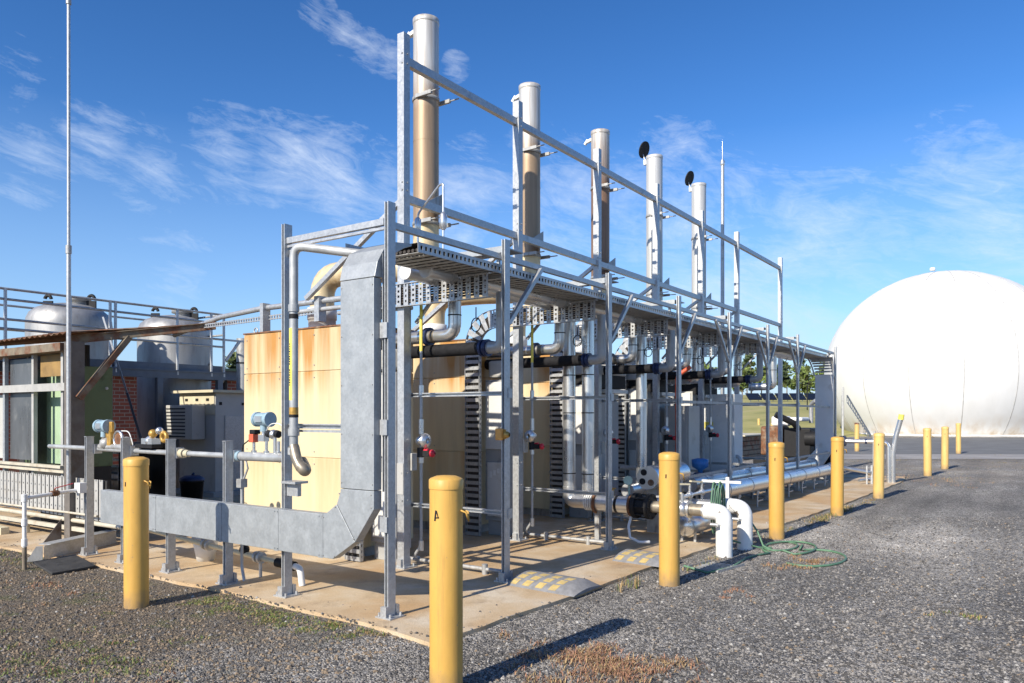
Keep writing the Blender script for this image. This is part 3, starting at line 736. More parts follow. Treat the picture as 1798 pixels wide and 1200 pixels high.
# control cabinets at the right-hand end of each enclosure
CLB = ['grey control cabinet behind the sheet metal riser, nearest of the row', 'grey control cabinet with two doors and a white notice, behind the orange lamp box', 'grey control cabinet behind the pair of silver vertical pipes',
       'grey control cabinet with a stepped lower box, right of the third slotted ladder', 'pale control cabinet with a yellow warning sign, farthest of the row']
for i in range(5):
    x0 = 1.62 + PITCH * i
    t = thing('control_cabinet', (x0 + .3, 1.6, PZ), CLB[i], 'cabinet', 'control cabinets beside the generators')
    one('body', 'grey_dark' if i < 4 else 'grey_cab', lambda m: (m.box(x0, x0 + .2, 1.47, 1.845, .22, 2.05), m.box(x0 + .03, x0 + .17, 1.5, 1.82, PZ, .22)), t, bevel=.006)
    one('door', 'pale_door', lambda m: m.box(x0 - .03, x0 - .002, 1.50, 1.82, 1.15, 2.02), t, bevel=.004)
    one('door', 'pale_door', lambda m: m.box(x0 - .022, x0 - .002, 1.53, 1.80, .28, .98), t, bevel=.004)
    if i == 1: one('notice', 'white', lambda m: [m.box(x0 - .026, x0 - .023, 1.60 + .06 * k, 1.64 + .06 * k, .84 - .03 * k, .90 - .02 * k) for k in range(3)], t)
    if i == 4: one('warning_sign', 'label_yellow', lambda m: m.box(x0 - .034, x0 - .031, 1.56, 1.76, 1.35, 1.55), t)
    if i < 2: one('hood', 'grey_cab', lambda m: m.box(x0 + .02, x0 + .3, 1.50, 1.82, 2.08, 2.30), t, bevel=.03)
    else:
        one('gap_shade', 'black', lambda m: m.box(x0 + .03, x0 + .9, 1.30, 1.84, 2.0, 2.2), t)  # added black box, its colour stands for shade under the hood
        one('hood', 'grey_cab', lambda m: m.prism([(0, 0), (.6, 0), (.6, .2), (.25, .2)], (x0 + .0, 1.26, 2.2), (x0 + .01, 1.26, 2.2), up=(0, 0, 1)) if False else m.box(x0 - .02, x0 + .9, 1.28, 1.86, 2.2, 2.34), t, bevel=.02)
        one('sill', 'white', lambda m: m.box(x0 + .2, x0 + .95, 1.28, 1.84, 1.93, 1.985), t)
        one('side_unit', 'grey_dark', lambda m: m.box(x0 + .26, x0 + .9, 1.42, 1.83, .15, 1.92), t, bevel=.006)

# ------------------------------------------------------------------ slotted cable drops (one per bay)
DL = ['slotted vertical cable tray behind the sheet metal riser, first of the row', 'slotted vertical cable tray at the right edge of the second yellow enclosure', 'slotted vertical cable tray left of the pair of silver vertical pipes',
      'slotted vertical cable tray beside the stepped grey cabinet', 'slotted vertical cable tray beside the cabinet with the yellow sign, farthest']
for i in range(5):
    X = 1.405 + PITCH * i; x2 = X + .044
    t = thing('cable_drop', (X, 1.97, PZ), DL[i], 'cable tray', 'slotted cable trays dropping to each generator')
    yc, zc_ = 1.55, 2.46; ri, ro = .24, .46
    def rungs(m):
        n = int((zc_ - .04) / .082)
        for k in range(n):
            z = .04 + k * .082; m.box(X - .003, X, 1.795, 2.005, z, z + .046)
        for k in range(5):
            a = (k + .5) * PI / 10; da = .11
            pts = [(yc + rr * math.cos(aa), zc_ + rr * math.sin(aa)) for rr, aa in ((ri, a - da), (ro, a - da * .8), (ro, a + da * .8), (ri, a + da))]
            m.add([(X, p, q) for p, q in pts] + [(X - .003, p, q) for p, q in pts], [(0, 1, 2, 3), (7, 6, 5, 4), (0, 4, 5, 1), (1, 5, 6, 2), (2, 6, 7, 3), (3, 7, 4, 0)])
        for k in range(15):
            y = .10 + k * .10
            perf(m, (X - .003, y, 2.705), (0, 0, .21), (0, .062, 0), (.003, 0, 0), .042, .024, .026 if k % 2 else .018)
    one('slotted_plate', 'galv', rungs, t)
    def rails(m):
        perf(m, (X - .004, 1.782, .04), (0, 0, zc_ - .04), (.048, 0, 0), (0, .008, 0), .06, .03, .018)
        m.box(X - .004, x2, 2.01, 2.018, .04, zc_)
        m.box(X - .004, x2, .09, yc, 2.695, 2.703); m.box(X - .004, x2, .09, yc, 2.922, 2.930)
        for rr in (ri - .006, ro + .006):
            prev = None
            for k in range(9):
                a = k * PI / 16; q = (yc + rr * math.cos(a), zc_ + rr * math.sin(a))
                if prev: m.add([(X - .004, *prev), (x2, *prev), (x2, *q), (X - .004, *q)], [(0, 1, 2, 3)])
                prev = q
    one('side_rail', 'galv', rails, t)
    def cab(m):
        r2 = random.Random(i + 40)
        for k in range(7):
            o = .02 + .028 * k
            pts = fillet([(X + .022, .12, 2.72 + o * .9), (X + .022, yc + .1, 2.72 + o * .9), (X + .022 + r2.uniform(-.01, .02), 1.815 + o * .9, 2.5), (X + .022, 1.815 + o * .85, .05)], .2, 5)
            m.tube(pts, .011, 6)
        m.box(X + .041, X + .045, 1.80, 2.00, .05, 2.45)
    one('cables', 'cable', cab, t)

# ------------------------------------------------------------------ main cable tray along the rack
t = thing('cable_tray', (.4, .3, 2.98), 'long slotted cable tray running under the top rail along the whole frame', 'cable tray')
TX0, TX1 = .1, 14.75
def sr(m):
    perf(m, (.40, .068, 2.938), (TX1 - .4, 0, 0), (0, 0, .085), (0, .004, 0), .058, .028, .035)
one('side_rail', 'galv', sr, t)
one('side_rail', 'galv', lambda m: m.box(TX0, TX1, .60, .604, 2.938, 3.022), t)
def rg(m):
    n = int((TX1 - .42) / .105)
    for k in range(n): x = .42 + k * .105; m.box(x, x + .062, .074, .599, 2.938, 2.943)
    for b in (.2, .35, .5): m.box(.42, TX1, b, b + .018, 2.9435, 2.947)
one('rung', 'galv_dull', rg, t)
def cbs(m):
    r2 = random.Random(5)
    for k in range(11):
        y = .10 + k * .046
        pts = [(.42, y, 2.961)] + [(.42 + j * .9, y + r2.uniform(-.012, .012), 2.963 + r2.uniform(0, .02)) for j in range(1, 16)]
        m.tube(pts, .016, 6)
    m.box(.42, TX1, .08, .595, 3.019, 3.022)
one('cables', 'cable', cbs, t)
for i in range(6):
    x = 1.62 + PITCH * i
    one('cover_plate', 'sheet', lambda m: (m.box(x, x + .36, .09, .78, 3.20, 3.212), m.box(x, x + .012, .09, .78, 3.15, 3.20), m.box(x + .1, x + .13, .2, .23, 3.02, 3.2), m.box(x + .1, x + .13, .6, .63, 3.02, 3.2)), t)

# ------------------------------------------------------------------ sheet-metal riser duct
t = thing('cable_duct', (-.1, .24, .44), 'flat galvanised sheet duct rising from the left and bending over the frame top', 'duct')
X0, X1 = -.115, -.03
def slab(m, poly, xa=X0, xb=X1):
    n = len(poly)
    m.add([(xa, y, z) for y, z in poly] + [(xb, y, z) for y, z in poly],
          [tuple(range(n)), tuple(reversed(range(n, 2 * n)))] + [(i, n + i, n + (i + 1) % n, (i + 1) % n) for i in range(n)])
def quad(m, y0, y1, z0, z1): slab(m, [(y0, z0), (y1, z0), (y1, z1), (y0, z1)])
g_ = .0025
for a, b in ((4.15, 3.1), (3.1, 2.02), (2.02, 1.22), (1.22, .66)):
    one('cover', 'sheet', lambda m: quad(m, b + g_, a - g_, .44, .792), t, bevel=.004)
for y in (3.1, 2.02, 1.22, .66): one('joint_strip', 'sheet', lambda m: (m.box(X0 - .003, X0 - .0005, y - .028, y + .028, .437, .795),
        [m.tube([(X0 - .003, y + dy, z), (X0 - .009, y + dy, z)], .007, 6) for dy in (-.018, .018) for z in (.46, .775)]), t)
EB = [[(.655, .44), (.655, .792), (.475, .882), (.52, .44)], [(.515, .444), (.47, .885), (.425, 1.0), (.06, .87), (.26, .60)], [(.425, 1.004), (.425, 1.02), (.065, 1.02), (.06, .876)]]
E0 = [(.655, .44), (.655, .792), (.60, .80), (.475, .882), (.265, .60), (.52, .44)]
E1 = [(.26, .604), (.471, .887), (.43, .985), (.43, 1.01), (.06, 1.01), (.06, .87)]
one('elbow', 'sheet', lambda m: slab(m, E0[::-1]), t, bevel=.004)
one('elbow', 'sheet', lambda m: slab(m, E1[::-1]), t, bevel=.004)
one('cover', 'sheet', lambda m: quad(m, .06, .43, 1.0145, 2.655), t, bevel=.004)
def topb(m):
    pr = [(X0, 2.66), (X0 + .03, 2.78), (X0 + .10, 2.89), (X0 + .24, 2.965), (X0 + .42, 2.985), (X0 + .42, 2.965), (X1 + .24, 2.93), (X1 + .10, 2.85), (X1 + .02, 2.75), (X1, 2.66)]
    n = len(pr)
    m.add([(a, .05, b) for a, b in pr] + [(a, .44, b) for a, b in pr], [tuple(range(n)), tuple(reversed(range(n, 2 * n)))] + [(i, n + i, n + (i + 1) % n, (i + 1) % n) for i in range(n)])
one('top_bend', 'sheet', topb, t, bevel=.004)
one('perforated_rail', 'galv', lambda m: perf(m, (X1 - .002, .045, 1.0), (0, 0, 1.85), (.07, 0, 0), (0, .006, 0), .085, .03, .022), t)
each('rail_bracket', 'galv', [lambda m, z=z: (m.box(-.05, -.02, .022, .05, z - .05, z + .05), m.box(-.056, -.046, -.02, .055, z - .06, z + .06)) for z in (1.5, 2.25, .75)], t)

def scr(m):
    for yy in (.075, .415):
        for k in range(5): m.tube([(X0 + .001, yy, 1.06 + k * .385), (X0 - .006, yy, 1.06 + k * .385)], .006, 6)
    for y_, z_ in ((.63, .46), (.63, .77), (.49, .86), (.44, .97), (.09, .98), (.09, .88), (.28, .625), (.50, .465)): m.tube([(X0 + .001, y_, z_), (X0 - .006, y_, z_)], .006, 6)
one('screws', 'galv_dull', scr, t)
# far-end drop of the tray
t = thing('cable_duct_far', (14.95, .2, .3), 'grey cable duct dropping from the tray at the far end of the frame', 'duct')
t.name = 'cable_duct'
def far(m):
    m.box(14.93, 15.03, -.04, .36, .75, 2.55)
    m.add([(14.93, .36, .75), (14.93, -.04, .75), (14.93, .25, .3), (14.93, .75, .3), (15.03, .36, .75), (15.03, -.04, .75), (15.03, .25, .3), (15.03, .75, .3)], [(0, 1, 2, 3), (7, 6, 5, 4), (1, 5, 6, 2), (0, 3, 7, 4), (3, 2, 6, 7)])
one('cover', 'pale_door', far, t)
def farr(m):
    for k in range(9):
        a = k * PI / 18; x = 14.73 + .21 * math.sin(a); z = 2.97 - .42 * (1 - math.cos(a))
        m.box(x, x + .01, -.02, .52 - .02 * k, z - .022, z + .022)
one('rung', 'galv_dull', farr, t)
one('side_rail', 'galv', lambda m: (m.tube([(14.73 + .23 * math.sin(k * PI / 16), -.045, 2.97 - .45 * (1 - math.cos(k * PI / 16))) for k in range(9)], .02, 6), m.tube([(14.73 + .23 * math.sin(k * PI / 16), .54 - .02 * k, 2.97 - .45 * (1 - math.cos(k * PI / 16))) for k in range(9)], .02, 6)), t)

# ------------------------------------------------------------------ header pipes under the tray
for k, (x, y, z, lab) in enumerate([(1.0, .76, 2.94, 'silver header pipe with white end cap under the tray, nearer the flues'), (1.0, .51, 2.93, 'silver header pipe with white end cap under the tray, nearer the front rail')]):
    t = thing('header_pipe', (x, y, z), lab, 'pipe', 'header pipes under the cable tray')
    one('pipe', 'steel', lambda m: m.tube([(x + .02, y, z), (6, y, z), (14.3, y, z)], .068, 20), t)
    one('end_cap', 'white', lambda m: m.disc((x + .005, y, z), (1, 0, 0), .073, .03, 24), t)
    for j in range(7): one('strap', 'galv', lambda m: m.disc((x + .35 + j * PITCH, y, z), (1, 0, 0), .073, .05, 20), t)

# branch pipes in each bay
BL = ['nearest of the bays', 'second bay', 'third bay', 'fourth bay', 'fifth bay']
for i in range(5):
    X = 1.80 + PITCH * i; z = 2.265
    t = thing('lagged_pipe', (X, .7, z), ['black lagged pipe with blue couplings over the second yellow enclosure', 'black lagged pipe with blue coupling left of the second front post pair', 'black lagged pipe with blue coupling above the stepped grey cabinet',
              'black lagged pipe with blue coupling beside the orange conduit', 'farthest black lagged pipe with blue coupling'][i], 'pipe', 'black lagged pipes, one in each bay')
    one('pipe', 'black_rubber', lambda m: m.tube([(X, .46, z), (X, 1.2, z), (X, 1.95, z)], .066, 16), t)
    one('coupling', 'blue_flange', lambda m: (m.disc((X, .455, z), (0, 1, 0), .086, .03), m.disc((X, .40, z), (0, 1, 0), .086, .03), m.disc((X, .43, z), (0, 1, 0), .07, .08)), t)
    one('end_pipe', 'pipe_grey', lambda m: m.tube(fillet([(X, .39, z), (X, .22, z), (X, .22, 2.80)], .09), .06, 14), t)
    t = thing('branch_pipe', (X, 1.0, 2.42), ['silver branch pipe rising to the header above the second yellow enclosure', 'silver branch pipe rising to the header over the second bay', 'silver branch pipe rising to the header over the third bay',
              'silver branch pipe rising to the header over the fourth bay', 'farthest silver branch pipe rising to the header'][i], 'pipe', 'silver branch pipes, one in each bay')
    zb = 2.42
    one('pipe', 'steel', lambda m: m.tube(fillet([(X, 1.95, zb), (X, .82, zb), (X, .82, 2.83)], .12), .068, 16), t)
    one('coupling', 'blue_flange', lambda m: m.disc((X, 1.17, zb), (0, 1, 0), .098, .045), t)
    one('collar', 'bronze', lambda m: m.disc((X, 1.09, zb), (0, 1, 0), .07, .06), t)
    one('strap', 'black', lambda m: m.disc((X, .82, zb + .2), (0, 0, 1), .071, .012), t)
    # flexible grey hose looped up behind
    t = thing('flexible_conduit', (X + .25, .6, 2.3), ['thin black loop of cable hanging under the first cross tray', 'thin black loop of cable hanging under the second cross tray', 'thin black loop of cable hanging under the third cross tray', 'thin black loop of cable hanging under the fourth cross tray', 'thin black loop of cable hanging under the farthest cross tray'][i], 'cable', 'hanging cable loops')
    one('cable', 'black', lambda m: m.tube([(X + .1, .62 + .0 * k, 2.7 - .02 * k) for k in range(6)] + [(X + .1, .62 + .06 * math.sin(a), 2.52 + .07 * math.cos(a)) for a in [j * PI / 6 for j in range(14)]], .006, 6), t)

# yellow-marked gas lines with regulator and red valve beside each tall post
GL = ['gas line with white regulator and red valve beside the first tall post', 'gas line with round dark regulator and red valve beside the orange lamp box', 'gas line with regulator and red valve beside the third tall post', 'gas line with regulator and red valve beside the fourth tall post', 'gas line with regulator and red valve beside the fifth tall post']
for i in range(5):
    x = 1.60 + PITCH * i; y = 1.10
    t = thing('gas_line', (x, y, PZ), GL[i], 'pipe', 'gas lines down the tall posts')
    one('pipe', 'pipe_grey', lambda m: m.tube(fillet([(x, y, 2.25), (x, y, .26), (x + .02, y + .12, .12), (x + .1, y + .12, .10)], .06), .016, 10), t)
    one('marked_pipe', 'label_yellow' if i < 2 else 'pipe_grey', lambda m: m.tube([(x, y, 2.25), (x, y, 2.95)], .017, 10), t)
    each('fitting', 'steel', [lambda m, a=a, b=b: m.tube([(x, y, a), (x, y, b)], .027, 10) for a, b in ((1.40, 1.55), (1.80, 1.9), (1.1, 1.18), (.2, .3))], t)
    one('regulator', 'steel', lambda m: (m.ball((x, y, 1.33), .058, 14, sq=(1, 1, .9)), m.lathe([(.03, -.09), (.072, -.075), (.078, -.06), (.078, -.05), (.05, -.03)], (x, y, 1.33), axis=(0, 1, 0) if i == 0 else (1, 0, 0), n=16)), t)
    v = one('valve', 'black', lambda m: (m.tube([(x - .01, y, 1.16), (x - .01, y, 1.26)], .036, 10), m.bar((x, y, 1.20), (x + .02, y - .10, 1.20), .05, .06)), t)
    one('handle', 'red', lambda m: (m.lathe([(.012, 0), (.038, .012), (.042, .03), (.034, .05), (.012, .06)], (x + .02, y - .10, 1.20), axis=(.2, -1, .05), n=12), m.tube([(x + .01, y - .03, 1.225), (x + .01, y - .09, 1.235)], .02, 8)), t)
t = thing('lamp_box', (PX[1] + .06, -.02, 1.5), 'small orange lamp box fixed to the second front post', 'lamp')
xx = 1.66
one('box', 'orange_box', lambda m: m.box(1.455, 1.505, -.012, .055, 1.36, 1.47), t, bevel=.008)
one('lens', 'brass', lambda m: (m.lathe([(.035, 0), (.03, .03), (.02, .045)], (1.51, -.022, 1.41), axis=(.2, -1, 0), n=12), m.box(1.5, 1.52, -.03, .0, 1.37, 1.46)), t)

# ------------------------------------------------------------------ gas inlet assembly, vertical lagged pipes
X = 4.12
t = thing('inlet_pipe', (X, .5, PZ), 'silver inlet pipe with flanges and valves running between the posts to a white elbow', 'pipe')
one('riser', 'steel', lambda m: (m.tube([(X, .82, .62), (X, .82, 2.9)], .078, 18)), t)
one('riser', 'steel', lambda m: (m.tube([(X + .02, .56, .55), (X + .02, .56, 2.9)], .078, 18)), t)
each('band', 'black', [lambda m, j=j, zz=zz: m.disc((X + .01 * j, .82 - .26 * j, zz), (0, 0, 1), .081, .012) for j in (0, 1) for zz in (.85, 1.62, 2.1)], t)
one('elbow', 'steel', lambda m: m.tube(fillet([(X, .82, .68), (X, .82, .50), (X, .50, .50)], .17, 7), .086, 18), t)
one('bellows', 'white', lambda m: [m.disc((X, .56 - .028 * k, .50), (0, 1, 0), .105, .014) for k in range(5)], t)
one('main_pipe', 'steel', lambda m: m.tube([(X, .42, .50), (X, -.06, .50)], .105, 24), t)
each('flange', 'rust', [lambda m, y=y: m.disc((X, y, .50), (0, 1, 0), .135, .03) for y in (.42, -.06)], t)
one('band', 'black', lambda m: m.disc((X, .13, .50), (0, 1, 0), .1075, .035), t)
one('check_valve', 'black', lambda m: (m.disc((X, -.12, .50), (0, 1, 0), .155, .05), m.disc((X, -.30, .50), (0, 1, 0), .155, .05), m.disc((X, -.21, .50), (0, 1, 0), .12, .16), [m.tube([(X + .135 * math.cos(a), -.09, .5 + .135 * math.sin(a)), (X + .135 * math.cos(a), -.34, .5 + .135 * math.sin(a))], .011, 6) for a in [k * PI / 4 for k in range(8)]]), t)
each('branch', 'bronze', [lambda m: m.tube([(X, -.32, .50), (X, -.62, .50)], .07, 14), lambda m: m.tube([(X, -.78, .50), (X, -.97, .50)], .07, 14)], t)
one('ball_valve', 'steel', lambda m: (m.ball((X, -.70, .50), .085), m.disc((X, -.63, .50), (0, 1, 0), .10, .025), m.disc((X, -.79, .50), (0, 1, 0), .10, .025), m.tube([(X, -.70, .56), (X, -.70, .68)], .022, 8)), t)
one('lever', 'cream', lambda m: m.bar((X, -.70, .68), (X - .02, -.45, .70), .03, .018), t)
one('gauge', 'glass_gauge', lambda m: (m.disc((X - .03, -.02, .80), (1, .4, 0), .055, .04), m.tube([(X, -.02, .60), (X, -.02, .76)], .012, 8)), t)
one('stand', 'galv_dull', lambda m: (m.box(X - .03, X + .03, .38, .44, PZ, .40), m.box(X - .1, X + .1, .34, .48, PZ, PZ + .015)), t)
one('stand', 'galv_dull', lambda m: (m.box(X - .03, X + .03, -.50, -.46, PZ, .64), m.box(X - .06, X + .06, -.56, -.40, .62, .64)), t)
one('drain_hose', 'white', lambda m: m.tube([(X, -.05, .38), (X - .1, -.06, .25), (X - .14, -.1, .13), (X - .1, -.2, .08), (X - .02, -.3, .08)], .018, 8), t)
one('tap', 'brass', lambda m: (m.tube([(X, .2, .60), (X, .2, .68)], .018, 8), m.bar((X, .16, .69), (X, .26, .69), .02, .012)), t)

WL = ['white lagged elbow pipe rising from the gravel, nearer one, with a dark scrape', 'white lagged elbow pipe with peeling patches, hung with green hose, farther one']
for k, (x, y, zt) in enumerate([(4.12, -1.20, .495), (4.72, -1.24, .50)]):
    t = thing('elbow_pipe', (x, y, 0), WL[k], 'pipe', 'white elbow pipes')
    one('pipe', 'white_dirty', lambda m: m.tube(fillet([(x, y, -.05), (x, y, zt), (x, -.98, zt)], .16, 8), .093 if k == 0 else .09, 22), t)
    one('joint', 'white', lambda m: m.disc((x, y + .17, zt), (0, 1, 0), .0955, .012), t)
    one('tail', 'steel', lambda m: (m.tube([(x, -.97, zt), (x, -.5, zt), (x, -.5 if k == 0 else .3, zt)], .06, 14) if k else m.disc((x, -.97, zt), (0, 1, 0), .08, .03)), t)
    one('stub', 'steel', lambda m: (m.tube([(x - .09, y + .02, .36), (x - .16, y + .06, .37)], .014, 8), m.tube([(x - .16, y + .02, .37), (x - .16, y + .1, .37)], .02, 8)), t)
t = thing('valve_cluster', (4.5, -.6, .6), 'cluster of small cream-handled valves behind the white elbow pipes', 'valve')
one('manifold', 'steel', lambda m: (m.tube([(4.3, -.62, .62), (5.6, -.62, .62)], .022, 10), m.tube([(4.55, -.62, .3), (4.55, -.62, .74)], .018, 8), m.tube([(4.95, -.62, .3), (4.95, -.62, .74)], .018, 8), m.ball((4.55, -.62, .62), .045), m.ball((4.95, -.62, .62), .045)), t)
one('handle', 'cream', lambda m: m.bar((4.55, -.62, .75), (4.38, -.5, .76), .035, .02), t)
one('handle', 'cream', lambda m: m.bar((4.95, -.62, .75), (4.75, -.55, .77), .04, .02), t)
one('bracket', 'white', lambda m: (m.box(5.0, 5.04, -.95, -.91, .5, .82), m.bar((5.02, -.6, .76), (5.02, -1.1, .76), .035, .03)), t)

# insulated vessel with three tube holes
t = thing('heat_exchanger', (5.7, .1, .75), 'silver cylindrical exchanger with three dark tube holes in its end', 'tank')
one('shell', 'steel', lambda m: m.tube([(4.9, .1, .77), (6.0, .1, .77)], .155, 24), t)
one('tube_hole', 'black', lambda m: m.disc((4.896, .15, .84), (1, 0, 0), .042, .012), t)
one('tube_hole', 'black', lambda m: m.disc((4.896, .17, .72), (1, 0, 0), .042, .012), t)
one('tube_hole', 'rust', lambda m: m.disc((4.896, .05, .71), (1, 0, 0), .042, .012), t)
each('saddle', 'galv_dull', [lambda m, x=x: m.box(x, x + .06, 0, .2, PZ, .62) for x in (5.1, 5.75)], t)
t = thing('condensate_tank', (5.0, -.55, PZ), 'short bright silver cylinder lying low behind the white elbow pipes', 'tank')
one('shell', 'steel', lambda m: m.lathe([(0, 0), (.11, .01), (.125, .03), (.125, .92), (.11, .94), (0, .95)], (4.55, -.55, .23), axis=(1, 0, 0), n=24), t)
for k, x in enumerate((4.68, 5.35)):
    each('leg', 'galv', [lambda m, y=y: m.box(x, x + .02, y, y + .03, PZ, .16) for y in (-.65, -.48)], t)
one('nozzle', 'rust', lambda m: m.disc((5.52, -.55, .23), (1, 0, 0), .11, .03), t)

# long insulated pipes along the rack's foot
LPL = ['long bright silver lagged pipe on short legs, nearest the gravel', 'long silver lagged pipe running just behind and above the nearest one', 'silver lagged pipe hugging the foot of the cabinets']
for k, (p0, p1, r, leg) in enumerate([((6.5, -.16, .46), (14.1, -.2, .36), .125, True), ((6.9, .32, .52), (14.3, .28, .44), .115, True), ((5.7, .78, .5), (11.5, .78, .45), .09, False)]):
    t = thing('lagged_main', (p0[0], p0[1], PZ), LPL[k], 'pipe', 'long silver lagged pipes')
    one('pipe', 'steel', lambda m: m.tube([Vector(p0).lerp(Vector(p1), j / 8) for j in range(9)], r, 22), t)
    each('band', 'galv_dull', [lambda m, j=j: m.disc(Vector(p0).lerp(Vector(p1), (j + .5) / 7), Vector(p1) - Vector(p0), r + .004, .025) for j in range(7)], t)
    if leg:
        for j in range(8):
            q = Vector(p0).lerp(Vector(p1), (j + .3) / 8)
            one('leg', 'galv', lambda m: (m.tube([(q.x, q.y, PZ), (q.x, q.y, q.z - r)], .016, 8), m.tube([(q.x, q.y, q.z - r - .05), (q.x, q.y, q.z - r + .01)], .035, 10), m.box(q.x - .01, q.x + .3, q.y - .01, q.y + .01, .12, .14)), t)
    each('end_ring', 'galv', [lambda m: m.disc(p0, Vector(p1) - Vector(p0), r + .01, .02), lambda m: m.disc(p1, Vector(p1) - Vector(p0), r + .03, .04)], t)
# blue actuator valve
t = thing('blue_valve', (7.9, .35, .5), 'bright blue funnel-shaped valve actuator above the silver pipes', 'valve')
one('actuator', 'blue', lambda m: m.lathe([(.03, 0), (.045, .1), (.125, .15), (.135, .2), (.135, .27), (.04, .29)], (7.6, .42, .60), n=18), t)
one('valve_body', 'blue_flange', lambda m: (m.ball((7.6, .42, .56), .10), m.disc((7.5, .42, .56), (1, 0, 0), .11, .03), m.disc((7.7, .42, .56), (1, 0, 0), .11, .03)), t)
DV = ['drain valve with black handwheel in the bay right of the silver exchanger', 'drain valve with black handwheel under the second bay from the exchanger', 'drain valve with black handwheel in the far bay before the big round blower']
for k in range(3):
    x, y = 6.35 + PITCH * k, .72
    t = thing('drain_valve', (x, y, PZ), DV[k], 'valve', 'drain valves along the silver pipes')
    one('pipe', 'galv', lambda m: m.tube(fillet([(x, y, PZ), (x, y, .78), (x, y + .5, .78)], .1), .034, 10), t)
    one('body', 'galv_dull', lambda m: (m.ball((x, y, .5), .075), m.disc((x, y, .41), (0, 0, 1), .08, .025), m.disc((x, y, .59), (0, 0, 1), .08, .025)), t)
    one('handwheel', 'black', lambda m: (m.tube([(x, y - .06, .5), (x, y - .2, .5)], .012, 6), m.tube([(x + .075 * math.cos(a), y - .2, .5 + .075 * math.sin(a)) for a in [q * PI / 8 for q in range(17)]], .011, 6), m.bar((x - .07, y - .2, .5), (x + .07, y - .2, .5), .014, .014)), t)
# reddish conduit
t = thing('orange_conduit', (7.9, 1.0, PZ), 'slim orange-red conduit standing between grey posts in the middle bays', 'pipe')
one('pipe', 'orange_red', lambda m: m.tube(fillet([(7.86, .92, .5), (7.86, .92, 2.25), (7.9, .7, 2.4)], .08), .035, 10), t)
one('socket', 'galv', lambda m: m.disc((7.86, .92, .52), (0, 0, 1), .05, .06), t)
# extra riser pipes in the far bays
RL = ['silver riser pipe in the third bay behind the bollard', 'silver riser pipe in the fourth bay', 'silver riser pipe in the fifth bay', 'silver riser pipe in the last bay near the far duct']
for k, (x, y) in enumerate([(6.1, .75), (8.2, .72), (10.3, .70), (12.35, .62)]):
    t = thing('riser_pipe', (x, y, .5), RL[k], 'pipe', 'silver riser pipes in the far bays')
    one('pipe', 'steel', lambda m: m.tube(fillet([(x, y + .5, 2.2), (x, y, 2.2), (x, y, 2.84)] if k else [(x, y, .5), (x, y, 1.6), (x, y, 2.84)], .1), .08, 16), t)
    one('band', 'black', lambda m: m.disc((x, y, 2.55), (0, 0, 1), .083, .012), t)
    one('foot', 'galv', lambda m: (m.tube([(x + .02, y + .02, PZ), (x + .02, y + .02, .62)], .05, 10) if k == 0 else m.disc((x, y + .45, 2.2), (0, 1, 0), .1, .03)), t)
# pale boxes and panels deep in the bays
for k, (x, y, a, b, h, mt, lab) in enumerate([(8.2, .85, .5, .45, 1.75, 'grey_cab', 'plain pale grey box cabinet behind the fourth front post'), (10.4, .8, .5, .7, 2.0, 'white', 'white panel cabinet with a small yellow warning plate behind the fifth front post')]):
    t = thing('switch_cabinet', (x, y, PZ), lab, 'cabinet')
    one('body', mt, lambda m: m.box(x, x + a, y, y + b, .25, h), t, bevel=.006)
    one('door', mt, lambda m: m.box(x - .014, x - .002, y + .04, y + b - .04, .35, h - .08), t, bevel=.003)
    one('plinth', 'dark', lambda m: m.box(x + .03, x + a - .03, y + .03, y + b - .03, PZ, .25), t)
    if k: one('warning_plate', 'label_yellow', lambda m: m.box(x - .019, x - .016, y + .42, y + .6, 1.32, 1.45), t)

# ------------------------------------------------------------------ left-hand gas pipe on the short posts
t = thing('gas_main', (.11, 3, 1.2), 'grey gas pipe clamped along the short posts at waist height', 'pipe')
gx = .09
one('pipe', 'pipe_grey', lambda m: m.tube([(gx, 5.75, 1.215), (gx, 3.3, 1.21), (gx, 2.2, 1.21)], .026, 12), t)
one('pipe', 'pipe_grey', lambda m: m.tube([(gx, 2.2, 1.21), (gx, 1.25, 1.215)], .042, 14), t)
one('coupling', 'cream', lambda m: (m.disc((gx, 2.95, 1.21), (0, 1, 0), .045, .09), m.disc((gx, 2.86, 1.21), (0, 1, 0), .035, .06)), t)
one('coupling', 'pale_blue', lambda m: (m.disc((gx, 2.05, 1.21), (0, 1, 0), .05, .12), m.disc((gx, 2.14, 1.21), (0, 1, 0), .058, .03)), t)
for y in (1.80, 1.62, 1.45):
    one('stub', 'steel', lambda m: (m.tube([(gx, y, 1.24), (gx, y, 1.36)], .014, 8), m.tube([(gx, y, 1.24), (gx, y, 1.27)], .026, 8)), t)
each('clamp', 'galv', [lambda m, y=y: m.box(gx - .05, gx + .035, y - .035, y + .035, 1.16, 1.265) for y in LY[1:]], t)
t = thing('vent_line', (.12, 1.28, 1.2), 'grey vertical pipe with a yellow marker strip beside the left tall post', 'pipe')
vx, vy = -.06, 1.06
one('pipe', 'pipe_grey', lambda m: m.tube(fillet([(vx, vy, 1.25), (vx, vy, 3.03), (vx + .17, .36, 2.90)], .11, 8), .037, 16), t)
def mlab(m):
    a0 = math.atan2(.13, -.84); vs = []
    for k in range(7):
        a = a0 + (k - 3) * .22; vs += [(vx + .0382 * math.cos(a), vy + .0382 * math.sin(a), z) for z in (1.72, 2.33)]
    m.add(vs, [(2 * k, 2 * k + 2, 2 * k + 3, 2 * k + 1) for k in range(6)], True)
one('marker_label', 'label_yellow', mlab, t)
